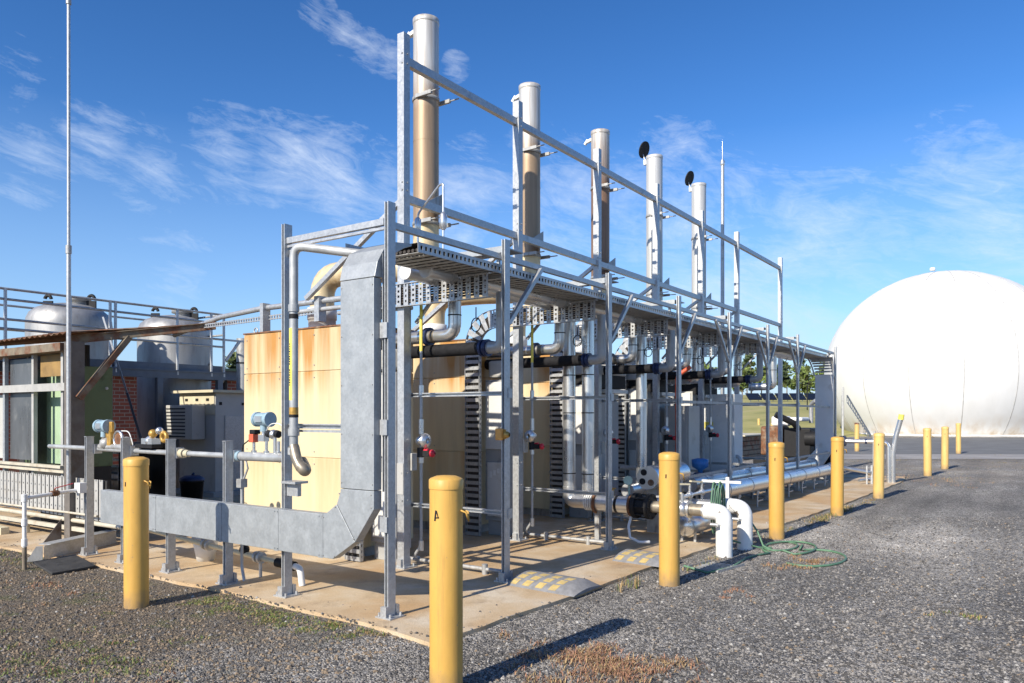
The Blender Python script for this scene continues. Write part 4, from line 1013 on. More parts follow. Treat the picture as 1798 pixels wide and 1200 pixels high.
def lett(m):
    r2 = random.Random(2); z = 2.2
    d = Vector((-.84, .13, 0)).normalized(); u = Vector((d.y, -d.x, 0))
    for k in range(17):
        if k == 9: z -= .03; continue
        c = Vector((vx, vy, z)) + d * .0385
        m.obox(c - u * .009, u * r2.choice((.012, .018, .018)), d * .0012, (0, 0, -.012)); z -= .021
one('lettering', 'dark', lett, t)
one('hazard_band', 'brass', lambda m: m.tube([(vx, vy, 1.585), (vx, vy, 1.66)], .0388, 16, caps=False), t)
one('hazard_band', 'black', lambda m: (m.tube([(vx, vy, 1.575), (vx, vy, 1.60)], .0394, 16, caps=False), m.tube([(vx, vy, 2.41), (vx, vy, 2.45)], .0394, 16, caps=False)), t)

each('collar', 'pipe_grey', [lambda m, z=z, r=r: m.disc((vx, vy, z), (0, 0, 1), r, .06) for z, r in ((1.45, .048), (2.5, .046), (1.29, .05))], t)
one('bend', 'bronze', lambda m: m.tube(fillet([(vx, vy, 1.33), (vx - .02, vy - .06, 1.22), (vx - .02, vy - .12, 1.15)], .05), [.045] * 9, 14), t)
one('bend', 'bronze', lambda m: m.tube(fillet([(vx - .02, vy - .11, 1.17), (vx - .01, vy - .15, 1.13), (vx + .06, vy - .08, 1.13), (vx + .08, vy, 1.2)], .06), .05, 14), t)
one('bracket', 'galv', lambda m: (m.box(-.08, .06, 1.02, 1.2, 1.01, 1.03), m.box(-.02, .02, 1.06, 1.2, .9, 1.01)), t)
# instruments
def transmitter(x, y, z, label, mat, s=1.0):
    t = thing('pressure_transmitter', (x, y, z - .2), label, 'instrument')
    one('housing', mat, lambda m: (m.tube([(x, y + .075 * s, z), (x, y - .075 * s, z)], .062 * s, 18), m.tube([(x, y + .10 * s, z), (x, y + .07 * s, z)], .068 * s, 18), m.tube([(x, y - .10 * s, z), (x, y - .07 * s, z)], .068 * s, 18), m.tube([(x, y, z - .05 * s), (x, y, z - .11 * s)], .032 * s, 10)), t, bevel=.004)
    one('nameplate', 'steel', lambda m: m.box(x - .067 * s, x - .06 * s, y - .045 * s, y + .045 * s, z - .025 * s, z + .03 * s), t)
    one('stem', 'steel', lambda m: (m.tube([(x, y, z - .10 * s), (x, y, z - .2 * s)], .018, 8), m.box(x - .03, x + .03, y - .04, y + .04, z - .2 * s, z - .14 * s)), t)
    one('gland', 'galv_dull', lambda m: m.tube([(x, y + .09 * s, z), (x, y + .14 * s, z)], .018, 8), t)
    return t
transmitter(gx, 1.66, 1.555, 'grey-blue round pressure transmitter on the pipe beside the yellow enclosure', 'pale_blue')
transmitter(gx - .02, 4.62, 1.47, 'pale blue pressure transmitter above the pipe at the far left', 'pale_blue', 1.1).location.y -= .19
t = thing('solenoid', (gx, 1.80, 1.35), 'red solenoid coil with black cap on the waist-high pipe', 'valve')
one('coil', 'orange_red', lambda m: m.box(gx - .035, gx + .03, 1.77, 1.835, 1.345, 1.42), t, bevel=.006)
one('cap', 'black', lambda m: m.box(gx - .03, gx + .04, 1.755, 1.83, 1.42, 1.46), t, bevel=.006)
one('cable', 'black', lambda m: m.tube([(gx, 1.84, 1.38), (gx - .02, 1.93, 1.32), (gx, 1.98, 1.24)], .006, 6), t)
t = thing('actuator_valve', (gx, 1.55, 1.4), 'small silver valve with black knobs next to the round transmitter', 'valve')
one('body', 'steel', lambda m: (m.ball((gx, 1.52, 1.42), .045), m.tube([(gx, 1.50, 1.25), (gx, 1.50, 1.40)], .016, 8)), t)
each('knob', 'black', [lambda m, y=y: m.disc((gx - .02, y, 1.425), (0, 1, .2), .033, .04) for y in (1.555, 1.44)], t)
one('wire', 'white', lambda m: m.tube(fillet([(gx, 1.62, 1.45), (gx - .05, 1.5, 1.52), (gx - .05, 1.36, 1.52), (gx - .03, 1.3, 1.45)], .08), .005, 6), t)
t = thing('yellow_valve', (gx, 4.35, 1.25), 'yellow lever valve and brass ring beside the blue transmitter at the left', 'valve')
one('bracket', 'brass', lambda m: (m.box(gx - .03, gx + .01, 4.28, 4.36, 1.25, 1.42), m.box(gx - .03, gx, 4.25, 4.31, 1.40, 1.52), m.box(gx - .02, gx + .01, 4.33, 4.5, 1.34, 1.40)), t, bevel=.008)
one('ring', 'steel', lambda m: m.tube([(gx, 4.17 + .085 * math.cos(a), 1.33 + .085 * math.sin(a)) for a in [k * PI / 10 for k in range(21)]], .014, 8), t)
one('dial', 'rust', lambda m: m.disc((gx + .01, 4.17, 1.33), (1, 0, 0), .075, .02), t)
one('body', 'galv_dull', lambda m: (m.ball((gx, 4.42, 1.28), .07), m.tube([(gx, 4.55, 1.24), (gx, 4.05, 1.24)], .035, 10), m.ball((gx, 4.0, 1.3), .06)), t)
one('wire', 'white', lambda m: m.tube(fillet([(gx, 4.1, 1.42), (gx, 3.95, 1.42), (gx, 3.88, 1.30), (gx, 3.85, 1.22)], .06), .006, 6), t)
t = thing('brass_valve', (gx, 3.35, 1.25), 'silver valve with brass wheel on top of the third short post', 'valve')
one('body', 'steel', lambda m: (m.ball((gx, 3.52, 1.32), .06), m.box(gx - .05, gx + .05, 3.42, 3.62, 1.27, 1.35), m.ball((gx, 3.36, 1.43), .04)), t)
one('wheel', 'brass', lambda m: m.tube([(gx - .02, 3.24 + .045 * math.cos(a), 1.37 + .045 * math.sin(a)) for a in [k * PI / 8 for k in range(17)]], .02, 8), t)
one('cap', 'brass', lambda m: m.ball((gx, 3.48, 1.40), .045), t)
one('actuator', 'black', lambda m: m.box(gx - .06, gx + .06, 3.4, 3.72, 1.25, 1.29), t)
t = thing('gauge_line', (gx, 1.93, .1), 'thin grey drop pipe in front of the yellow enclosure\'s left edge', 'pipe')
one('pipe', 'pipe_grey', lambda m: m.tube(fillet([(gx, 1.98, 1.18), (gx, 1.98, .18), (gx - .03, 1.9, .06)], .04), .014, 8), t)
one('fitting', 'galv_dull', lambda m: (m.box(gx - .035, gx + .035, 1.945, 2.015, .92, 1.0), m.tube([(gx, 1.93, 1.2), (gx, 1.89, 1.1), (gx, 1.95, 1.0)], .01, 6)), t)
# floor pipe behind the duct
t = thing('drain_pipe', (.3, 2.6, PZ), 'cream drain pipe with valves low on the pad below the flat duct', 'pipe')
one('pipe', 'cream', lambda m: m.tube([(.35, 4.3, .33), (.35, 3.2, .27), (.35, 1.75, .2)], .026, 10), t)
each('union', 'galv', [lambda m, y=y, z=z: m.disc((.35, y, z), (0, 1, 0), .055, .03) for y, z in ((2.95, .26), (2.88, .255), (2.1, .22), (2.04, .217), (4.1, .32))], t)
each('valve', 'black', [lambda m: m.tube([(.35, 1.8, .2), (.35, 1.55, .19)], .045, 10), lambda m: m.ball((.35, 2.3, .27), .05)], t)
each('support', 'galv', [lambda m, y=y: m.box(.34, .36, y - .012, y + .012, PZ, .22) for y in (2.6, 2.05, 3.6)], t)
one('drop', 'white', lambda m: m.tube(fillet([(.35, 1.55, .19), (.33, 1.45, .19), (.33, 1.42, PZ)], .05), .03, 10), t)
t = thing('pipe_stand', (.5, 3.35, PZ), 'dirty white tapered concrete bucket behind the left bollard', 'stand')
one('bucket', 'white_dirty', lambda m: m.lathe([(0, 0), (.09, 0), (.15, .3), (.14, .3), (.12, .24), (0, .24)], (.55, 3.25, PZ), n=16), t)
one('valve', 'galv', lambda m: (m.ball((.55, 3.25, .38), .06), m.disc((.55, 3.25, .45), (0, 0, 1), .07, .02)), t)

# PVC water line
t = thing('water_pipe', (-.72, 4.48, 0), 'white plastic water pipe standing in the gravel with a red-handled tap', 'pipe')
one('pipe', 'white', lambda m: m.tube(fillet([(-.72, 4.48, .22), (-.72, 4.48, .735), (-.06, 4.68, .76), (.0, 4.64, .76)], .05), .021, 10), t)
one('foot', 'rust_beam', lambda m: m.tube([(-.72, 4.48, -.05), (-.72, 4.48, .23)], .023, 10), t)
each('coupling', 'white', [lambda m, z=z: m.tube([(-.72, 4.48, z), (-.72, 4.48, z + .075)], .029, 10) for z in (.24, .45, .70)], t)
v = one('tap', 'rust', lambda m: (m.tube([(-.42, 4.57, .75), (-.34, 4.595, .75)], .032, 8), m.tube([(-.38, 4.58, .76), (-.38, 4.58, .80)], .01, 6)), t)
one('lever', 'red', lambda m: m.bar((-.38, 4.58, .805), (-.2, 4.56, .845), .015, .008), v)
one('end_valve', 'white', lambda m: (m.ball((-.06, 4.64, .78), .06), m.box(-.12, -.045, 4.58, 4.7, .73, .84)), t)
t = tag(one('cover_plate', 'mat_dark', lambda m: m.obox((-.70, 3.93, .0), (.06, .55, .045), (.42, -.02, .012), (0, 0, .025)), bevel=.006), 'black rubber pit cover lying on the gravel at the pad corner', 'cover')
t = thing('steel_channel', (.2, 4.9, PZ), 'grey steel channel with mitred end lying on the pad by the shed post', 'beam')
one('web', 'galv', lambda m: (m.obox((-.42, 4.72, PZ), (1.0, .42, 0), (0, .012, 0), (0, 0, .15)), m.obox((-.36, 4.72, PZ + .15), (.94, .40, 0), (-.06, .14, 0), (0, 0, .008))), t)
one('end_plate', 'concrete_grey', lambda m: m.prism([(0, 0), (.15, 0), (.06, .155), (0, .155)], (-.44, 4.72, PZ - .01), (-.43, 4.74, PZ - .01), up=(0, 0, 1)), t)

# ------------------------------------------------------------------ hazard ramps
RM = ['humped rubber cable ramp with yellow patches on the pad edge, right of the nearest bollard', 'humped rubber cable ramp with yellow patches just left of the second front bollard']
for k, (o, L, W) in enumerate([((1.42, -.10), .74, .52), ((3.02, -.36), .60, .5)]):
    t = thing('cable_ramp', (o[0], o[1], PZ), RM[k], 'ramp', 'rubber cable ramps')
    H = .095
    def prof(q, lift=0):
        return Vector((o[0] + W * q, 0, PZ + (H + lift) * math.sin(PI * min(1, max(0, q))) ** .75))
    def body(m):
        n = 16; vs = []
        for y, sc_ in ((o[1], .75), (o[1] - .04, 1), (o[1] - L + .09, 1), (o[1] - L, .3)):
            for a in range(n + 1):
                q = prof(a / n); vs.append((q.x - (y - o[1]) * -.06, y, PZ + (q.z - PZ) * sc_))
        m.add(vs, [(r_ * (n + 1) + a, r_ * (n + 1) + a + 1, (r_ + 1) * (n + 1) + a + 1, (r_ + 1) * (n + 1) + a) for r_ in range(3) for a in range(n)], True)
        m.add(vs[:n + 1], [tuple(range(n + 1))]); m.add(vs[-(n + 1):], [tuple(reversed(range(n + 1)))])
    one('body', 'hazard_grey', body, t)
    def pat(m):
        for row in range(3):
            q0, q1 = .04 + row * .16, .16 + row * .16
            for c_ in range(5):
                y0 = o[1] - .02 - c_ * .145 - row * .035; y1 = y0 - .078
                if y1 < o[1] - L + .10: continue
                vs = []
                for lift in (.002, -.004):
                    for q, yy0, yy1 in ((q0, y0, y1), ((q0 + q1) / 2, y0 - .01, y1 - .01), (q1, y0 - .02, y1 - .02)):
                        for yy in (yy0, yy1): v = prof(q, 0); vs.append((v.x - (yy - o[1]) * -.06 - lift * .4, yy, v.z + lift))
                m.add(vs, [(0, 1, 3, 2), (2, 3, 5, 4), (6, 8, 9, 7), (8, 10, 11, 9), (0, 6, 7, 1), (4, 5, 11, 10), (0, 2, 8, 6), (2, 4, 10, 8), (1, 7, 9, 3), (3, 9, 11, 5)])
    one('yellow_patches', 'hazard_yellow', pat, t)
t = thing('drain_grate', (3.45, -1.2, 0), 'small galvanised bar grate lying in the gravel beside the second front bollard', 'grate')
one('bars', 'galv', lambda m: [m.obox((3.2 + .07 * k, -1.12 - .014 * k, .006), (.01, 0, 0), (.02, -.34, 0), (0, 0, .008)) for k in range(7)], t)
one('frame', 'galv_dull', lambda m: (m.obox((3.18, -1.10, 0), (.52, -.1, 0), (0, .012, 0), (0, 0, .025)), m.obox((3.20, -1.46, 0), (.52, -.1, 0), (0, .012, 0), (0, 0, .025))), t)

# green hose
def loopts(cx, cy, rx, ry, a0, a1, n, z=.014):
    return [(cx + rx * math.cos(a0 + (a1 - a0) * k / n), cy + ry * math.sin(a0 + (a1 - a0) * k / n), z) for k in range(n + 1)]
hp = [(4.86, -1.20, .40), (4.88, -1.34, .20), (4.84, -1.42, .04)] + loopts(5.1, -1.55, .35, .18, PI, 3.2 * PI, 26, .012) + loopts(5.0, -1.68, .5, .28, 1.2 * PI, 2.9 * PI, 24, .02) + \
     [(4.35, -1.5, .012), (4.1, -1.45, .012), (3.5, -1.5, .012), (3.1, -1.38, .012), (3.2, -1.1, .03)]
t = tag(one('garden_hose', 'hose', lambda m: (m.tube(hp, .012, 8), m.tube([(5.3, -1.75, .012)] + loopts(4.55, -2.05, .55, .33, .8, -3.6, 24, .012), .013, 8),
     [m.tube([(4.40 + .035 * j + .09 * math.cos(a), -.98 - .012 * j, .50 + (.30 - .03 * (j % 3)) * math.sin(a)) for a in [PI / 2 + q * PI / 9 for q in range(19)]], .011, 8) for j in range(5)], m.tube([(4.5, -1.0, .22), (4.6, -1.15, .1), (4.75, -1.4, .03), (4.9, -1.5, .014)], .011, 8))),
     'green garden hose hung on the white pipe and looped across the gravel', 'hose')

# ------------------------------------------------------------------ far end of the plant
t = thing('vent_pipe', (15.2, -1.32, 0), 'silver vent pipe with leaning top and yellow tip at the pad\'s far end', 'pipe')
one('pipe', 'steel', lambda m: m.tube([(15.15, -1.30, -.05), (15.15, -1.30, .72), (15.16, -1.36, 1.1), (15.17, -1.46, 1.50)], .055, 14), t)
one('tip', 'label_yellow', lambda m: m.tube([(15.17, -1.46, 1.48), (15.172, -1.475, 1.60)], .062, 14), t)
one('branch', 'steel', lambda m: m.tube(fillet([(15.0, .25, .97), (15.08, -1.1, .97), (15.1, -1.21, .9), (15.1, -1.22, -.04)], .2, 8), .05, 14), t)
one('flange', 'blue_flange', lambda m: (m.disc((15.03, -.28, .97), (0, 1, 0), .12, .06), m.disc((15.03, -.20, .97), (0, 1, 0), .12, .05), m.disc((15.05, -.75, .97), (0, 1, 0), .058, .04)), t)
t = thing('blind_flange', (15.6, .2, .3), 'big round black blower housing at the foot of the far duct', 'blower')
one('housing', 'black', lambda m: m.tube([(15.6, .45, .72), (15.6, .10, .72)], .40, 32), t)
one('rim', 'blue_flange', lambda m: (m.disc((15.6, .09, .72), (0, 1, 0), .42, .03, 32), m.disc((15.6, .04, .72), (0, 1, 0), .14, .1)), t)
one('foot', 'galv_dull', lambda m: m.box(15.3, 15.9, .1, .45, PZ, .36), t)
t = tag(one('bare_post', 'galv_dull', lambda m: (m.box(14.58, 14.63, -1.02, -.97, 0, 1.22), m.box(14.54, 14.67, -1.06, -.93, 0, .02))), 'thin bare grey steel post beside a bollard at the far end', 'post')
t = thing('valve_manifold', (14.5, -.6, PZ), 'silver valve manifold at the far end of the lagged pipes', 'valve')
one('pipe', 'steel', lambda m: (m.tube([(14.15, -.2, .36), (14.9, -.3, .34), (15.1, -1.1, .2)], .045, 12), m.tube([(14.2, -.75, .12), (15.05, -1.05, .12)], .03, 10)), t)
one('valve', 'galv', lambda m: (m.ball((14.4, -.24, .36), .11), m.tube([(14.3, -.22, .36), (14.52, -.25, .36)], .06, 10), m.disc((14.3, -.22, .36), (1, 0, 0), .13, .03), m.disc((14.52, -.25, .36), (1, 0, 0), .13, .03)), t)
one('handwheel', 'black', lambda m: (m.tube([(14.42, -.24, .4), (14.42, -.24, .6)], .015, 8), m.disc((14.42, -.24, .6), (0, 0, 1), .1, .02)), t)
one('stand', 'galv', lambda m: (m.box(14.5, 14.54, -.98, -.94, PZ, .45), m.bar((14.3, -.9, .3), (14.7, -1.0, .3), .03, .03), m.box(14.35, 14.38, -.9, -.87, PZ, .45)), t)
# engine skid behind the frame
t = thing('engine_skid', (19.5, 2.0, 0), 'dark engine-driven pump with rusty cowl and pale hood behind the frame\'s far end', 'engine')
one('base', 'black', lambda m: m.box(18.3, 20.6, 1.2, 2.9, .12, .35), t)
one('engine', 'black', lambda m: (m.box(18.6, 19.9, 1.35, 2.1, .35, 1.2), m.tube([(18.6, 1.7, 1.2), (18.35, 1.75, 1.35), (18.1, 2.2, 1.6)], .09, 14), m.tube([(18.7, 1.5, .9), (18.7, 1.2, .9)], .22, 20)), t, bevel=.03)
one('cowl', 'rust', lambda m: m.box(18.5, 19.4, 2.15, 2.75, .4, 1.25), t, bevel=.05)
one('hood', 'white', lambda m: (m.box(18.7, 19.1, 2.0, 2.5, 1.26, 1.55), m.box(18.3, 19.2, 1.5, 1.9, 1.4, 1.52)), t, bevel=.06)
one('exhaust', 'galv_dull', lambda m: m.tube(fillet([(19.3, 1.5, 1.35), (19.3, 1.5, 1.9), (19.0, 1.3, 2.0)], .1), .06, 10), t)
one('wheel', 'black', lambda m: m.tube([(18.5, 1.18, .3), (18.5, 1.02, .3)], .3, 20), t)
one('wheel', 'black', lambda m: m.tube([(20.2, 1.18, .3), (20.2, 1.02, .3)], .3, 20), t)
t = thing('storage_crate', (22, 5, 0), 'low brown slab stack behind the frame near the engine', 'stack')
one('slabs', 'rust_beam', lambda m: [m.box(22, 25, 4.4 + .02 * k, 6.6, .02 + .16 * k, .16 + .16 * k) for k in range(5)], t)
one('sheet', 'cream', lambda m: m.box(21.9, 25.1, 4.3, 6.7, .84, .88), t)
# lattice stair at the dome
t = thing('lattice_ladder', (58, 6.5, 0), 'dark lattice inclined ladder leaning against the white dome\'s left side', 'ladder')
A0 = CP(26.0, 55.5, 0); 
def lat(m):
    a, b = CP(24.35, 55.6, 3.0), CP(26.1, 55.6, .05); c, d = CP(24.15, 55.9, 3.0), CP(24.15, 55.9, 0)
    m.bar(a, b, .08, .08); m.bar(a + Vector((0, 0, -.5)), b + Vector((-.4, 0, 0)), .06, .06); m.bar(c, d, .1, .1)
    for k in range(14):
        q = a.lerp(b, k / 14); m.bar(q, q + Vector((0, 0, -.45)), .05, .05)
one('lattice', 'platform', lat, t)
one('post', 'galv_dull', lambda m: m.bar(CP(24.1, 55.7, 3.6), CP(24.1, 55.7, 0), .12, .12), t)

# lightning masts
t = thing('lightning_mast', (11.57, TY, 0), 'slim silver lightning mast with pointed tip behind the tall frame', 'mast')
one('pole', 'galv', lambda m: m.tube([(11.62, TY + .22, 0), (11.62, TY + .22, 4.5), (11.62, TY + .22, 6.9)], [.045, .04, .036], 12), t)
one('tip', 'steel', lambda m: (m.lathe([(.036, 6.9), (.05, 6.93), (.05, 6.99), (.012, 7.05), (.006, 7.4), (0, 7.45)], (11.62, TY + .22, 0), n=10)), t)
t = thing('lightning_mast', (.28, 5.64, 0), 'tall thin grey mast bolted to the shed post at the far left', 'mast')
one('pole', 'galv', lambda m: (m.tube([(.24, 5.60, .68), (.24, 5.60, 3.6)], .026, 12), m.tube([(.24, 5.60, 3.6), (.24, 5.60, 8.5)], .020, 10)), t)
one('coupling', 'galv_dull', lambda m: (m.tube([(.24, 5.60, 3.56), (.24, 5.60, 3.66)], .034, 10), m.tube([(.24, 5.60, 6.6), (.24, 5.60, 6.72)], .03, 10)), t)

# ------------------------------------------------------------------ shed at the left
t = thing('lean_to_shed', (.4, 6.5, PZ), 'open steel lean-to shed with rusty corrugated roof edge at the far left', 'shed')
one('post', 'dark_post', lambda m: (m.box(.28, .46, 5.66, 5.80, PZ, 2.5), m.box(.30, .44, 5.60, 5.86, PZ, .05), m.prism([(0, 0), (.22, 0), (0, .28)], (.26, 5.82, PZ), (.26, 5.83, PZ), up=(0, 0, 1))), t)
for y in (6.12, 6.93, 7.80, 8.8):
    one('post', 'frame_grey' if y < 7 else 'galv', lambda m: m.box(.40, .45, y - .03, y + .03, .35, 2.42), t)
one('rail', 'frame_grey', lambda m: (m.box(.36, .398, 5.9, 9.2, 1.90, 2.0),), t)
one('rail', 'cream_dull', lambda m: (m.box(.34, .398, 5.95, 9.2, .86, .95), m.box(.3, .34, 5.95, 9.2, .92, .955)), t)
one('beam', 'rust_beam', lambda m: (m.bar((.34, 5.86, 2.52), (1.86, 5.02, 2.79), .08, .085), m.bar((.34, 5.86, 2.568), (1.86, 5.02, 2.838), .14, .01), m.box(.3, .6, 5.95, 9.5, 2.40, 2.50)), t)
one('brace', 'rust_beam', lambda m: m.bar((.37, 5.62, 1.80), (.95, 5.52, 2.60), .07, .07, (0, 1, 0)), t)
def roof(m):
    n = 120; vs = []
    for j in range(n + 1):
        y = 5.6 + j * 4.4 / n; z = 2.60 + .014 * math.sin(j * 2 * PI / 4)
        vs += [(.22, y, z), (2.6, y, z + .35)]
    m.add(vs, [(2 * j, 2 * j + 1, 2 * j + 3, 2 * j + 2) for j in range(n)], False)
    m.add([(v[0], v[1], v[2] - .006) for v in vs], [(2 * j + 2, 2 * j + 3, 2 * j + 1, 2 * j) for j in range(n)], False)
    m.add([q for j in range(n + 1) for q in ((vs[2 * j][0], vs[2 * j][1], vs[2 * j][2]), (vs[2 * j][0], vs[2 * j][1], vs[2 * j][2] - .006))], [(2 * j, 2 * j + 1, 2 * j + 3, 2 * j + 2) for j in range(n)], False)
one('roof', 'rust', roof, t)
one('glazing', 'dark_panel', lambda m: (m.box(.46, .475, 7.0, 7.74, .98, 2.36)), t)
one('glazing', 'grey_cab', lambda m: (m.box(.46, .475, 7.87, 8.74, .98, 1.88)), t)
one('shade_backing', 'dark', lambda m: m.box(1.75, 1.8, 8.25, 10.6, PZ, 2.7), t)  # added dark sheet, its colour gives the shed's inner shade
one('fascia', 'brown_board', lambda m: m.box(.47, .49, 6.18, 6.86, 2.10, 2.38), t)
t = thing('equipment_container', (1.2, 6.5, PZ), 'green container with front panel coloured paler as sunlit, standing inside the lean-to shed', 'container')
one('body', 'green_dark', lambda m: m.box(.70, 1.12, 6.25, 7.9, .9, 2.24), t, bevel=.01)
one('front_panel', 'green_sunlit', lambda m: m.box(.66, .698, 6.22, 7.12, .93, 2.22), t, bevel=.006)
one('plinth', 'dark', lambda m: m.box(.75, 1.1, 6.25, 7.5, PZ, .9), t)
one('handle', 'galv', lambda m: m.tube([(1.0, 6.19, 1.95), (1.0, 6.17, 1.95)], .02, 8), t)
t = thing('finned_radiator', (.35, 7, PZ), 'white finned radiator with punched holes along the shed\'s foot', 'radiator')
def fins(m):
    for k in range(32):
        y = 5.0 + k * .112 + (.0 if y_ok(k) else 0)
        perf(m, (.345, y, .33), (0, 0, .49), (0, .085, 0), (.008, 0, 0), .10, .022, .018)
def y_ok(k): return True
one('fins', 'frame_grey', fins, t)
one('core', 'dark', lambda m: m.box(.37, .40, 4.95, 8.6, .34, .81), t)
one('rail', 'cream_dull', lambda m: (m.tube([(.32, 4.3, .305), (.32, 8.6, .28)], .028, 8), m.tube([(.28, 5.0, .40), (.28, 8.6, .37)], .014, 8), m.bar((.32, 5.2, .2), (.32, 8.6, .17), .04, .05)), t)
each('leg', 'cream', [lambda m, y=y: m.box(.32, .36, y, y + .05, PZ, .3) for y in (5.3, 6.9, 8.2)], t)
t = thing('drain_block', (.3, 7.9, PZ), 'small yellowed slotted block on the concrete under the radiator', 'block')
one('block', 'cream', lambda m: (m.box(.05, .15, 7.0, 7.9, PZ, .12),), t)
one('slots', 'dark', lambda m: [m.box(.046, .052, 7.1 + .1 * k, 7.14 + .1 * k, .07, .09) for k in range(8)], t)

# service pipes crossing to the shed
t = thing('service_pipe', (.4, 1.7, 2.6), 'grey service pipes and thin ladder tray running from the riser to the tank platform', 'pipe')
one('pipe', 'galv', lambda m: m.tube([(1.62, 1.2, 2.87), (1.62, 2.2, 2.9), (1.62, 3.7, 2.9), (1.75, 4.75, 2.88), (2.6, 7.2, 2.86)], .034, 12), t)
one('pipe', 'pipe_grey', lambda m: m.tube([(1.60, 1.2, 2.78), (1.60, 2.4, 2.80), (1.60, 3.1, 2.80)], .026, 10), t)
one('pipe', 'pipe_grey', lambda m: m.tube([(1.57, 1.2, 2.70), (1.57, 2.3, 2.73)], .022, 10), t)
one('clamp', 'galv', lambda m: m.box(1.55, 1.66, 2.60, 2.68, 2.66, 2.95), t)
one('clamp', 'galv', lambda m: m.box(1.55, 1.66, 3.60, 3.66, 2.60, 2.95), t)
one('clamp', 'galv', lambda m: m.box(1.55, 1.66, 1.62, 1.68, 2.62, 2.95), t)
def ldr(m):
    for z in (2.76, 2.80): m.bar((1.58, 2.6, z), (1.72, 5.1, z), .014, .012)
    for k in range(46): y = 2.62 + k * .054; m.box(1.575 + .056 * (y - 2.6), 1.59 + .056 * (y - 2.6), y, y + .014, 2.75, 2.81)
one('wire_tray', 'galv', ldr, t)

# ------------------------------------------------------------------ tanks and platform
TKL = ['silver domed tank at the left, behind the mast and shed', 'silver domed tank at the right, with a shadow on its shell']
for k, (x, y) in enumerate([(2.95, 11.35), (5.13, 11.35)]):
    t = thing('storage_tank', (x, y, PZ), TKL[k], 'tank', 'domed silver tanks')
    r = .74
    one('shell', 'tank', lambda m: m.lathe([(r, PZ), (r, 3.32), (r * .985, 3.43), (r * .92, 3.54), (r * .78, 3.63), (r * .55, 3.70), (r * .3, 3.735), (0, 3.745)], (x, y, 0), n=40), t)
    for s in (-1, 1):
        c = Vector((x + s * .42 * SA, y - s * .42 * CA, 0))
        one('lifting_lug', 'black', lambda m: (m.bar(c + Vector((0, 0, 3.58)), c + Vector((0, 0, 3.80)), .18, .04, (CA, SA, 0)), m.tube([c + Vector((SA * .055 * math.cos(a), -CA * .065 * math.cos(a), 3.84 + .065 * math.sin(a))) for a in [j * PI / 8 for j in range(9)]], .032, 8)), t)
    one('manhole', 'tank', lambda m: m.lathe([(.15, 3.66), (.15, 3.80), (.22, 3.80), (.22, 3.85), (.22, 3.87), (0, 3.875)], (x + .12, y - .1, 0), n=20), t)
t = thing('tank_platform', (3, 10.5, PZ), 'dark steel platform with grey pipe railings around the two tanks', 'platform')
px0, px1 = -.5, 5.62
one('beam', 'platform', lambda m: (m.box(px0, px1, 10.25, 10.33, 2.33, 2.47), m.box(px0, px1, 10.23, 10.36, 2.47, 2.50), m.box(px1 - .08, px1, 10.33, 12.4, 2.33, 2.5)), t)
one('kick_plate', 'platform', lambda m: m.box(px0, px1, 10.30, 10.31, 2.50, 2.63), t)
one('deck', 'galv_dull', lambda m: (m.box(px0, px1, 10.36, 10.6, 2.47, 2.50),), t)
each('support', 'platform', [lambda m, x=x: m.box(x - .06, x + .06, 10.24, 10.34, PZ, 2.33) for x in (.6, 4.15, 5.5)], t)
for x in (1.4, 2.45, 3.17, 3.27, 4.53, 5.3, 5.6):
    one('railing_post', 'galv', lambda m: m.tube([(x, 10.27, 2.4), (x, 10.27, 3.73)], .028, 8), t)
for z in (3.73, 3.56, 3.22, 3.06):
    one('handrail', 'galv_dull', lambda m: m.tube([(px0, 10.27, z), (px1, 10.27, z - (.0 if z > 3.6 else .02))], .022, 8), t)
for x, y in ((5.6, 11.3), (5.6, 12.4)): one('railing_post', 'galv', lambda m: m.tube([(x, y, 2.4), (x, y, 3.73)], .028, 8), t)
for z in (3.73, 3.3): one('handrail', 'galv_dull', lambda m: m.tube([(5.6, 10.27, z), (5.6, 12.4, z)], .022, 8), t)
for z in (3.72, 3.25): one('handrail', 'galv_dull', lambda m: m.tube([(px0, 12.4, z), (px1, 12.4, z)], .022, 8), t)
one('knee_brace', 'galv', lambda m: (m.bar((5.6, 10.3, 2.3), (5.6, 11.0, 2.9), .05, .05, (1, 0, 0)), m.bar((5.65, 10.28, 2.75), (6.0, 10.28, 3.2), .05, .05, (0, 1, 0)), m.bar((5.4, 10.28, 3.2), (6.9, 10.28, 3.2), .04, .04)), t)
t = thing('access_ladder', (3.2, 10.1, PZ), 'thin leaning ladder below the tank platform in front of the brick wall', 'ladder')
one('stringer', 'galv', lambda m: m.bar((2.95, 10.1, 3.4), (3.24, 9.8, 2.0), .02, .03), t)
one('stringer', 'platform', lambda m: m.bar((3.24, 9.8, 2.0), (3.6, 9.5, .3), .025, .04), t)
t = thing('grey_drum', (6.0, 9.5, 2.6), 'slim grey pipe silencer standing left of the yellow enclosure', 'pipe')
one('body', 'pipe_grey', lambda m: m.tube([(6.3, 10.6, .5), (6.3, 10.6, 3.3)], .13, 14), t)
one('band', 'black', lambda m: (m.disc((6.3, 10.6, 2.75), (0, 0, 1), .14, .03), m.tube([(6.45, 10.55, 2.7), (6.45, 10.55, 3.3)], .03, 8)), t)
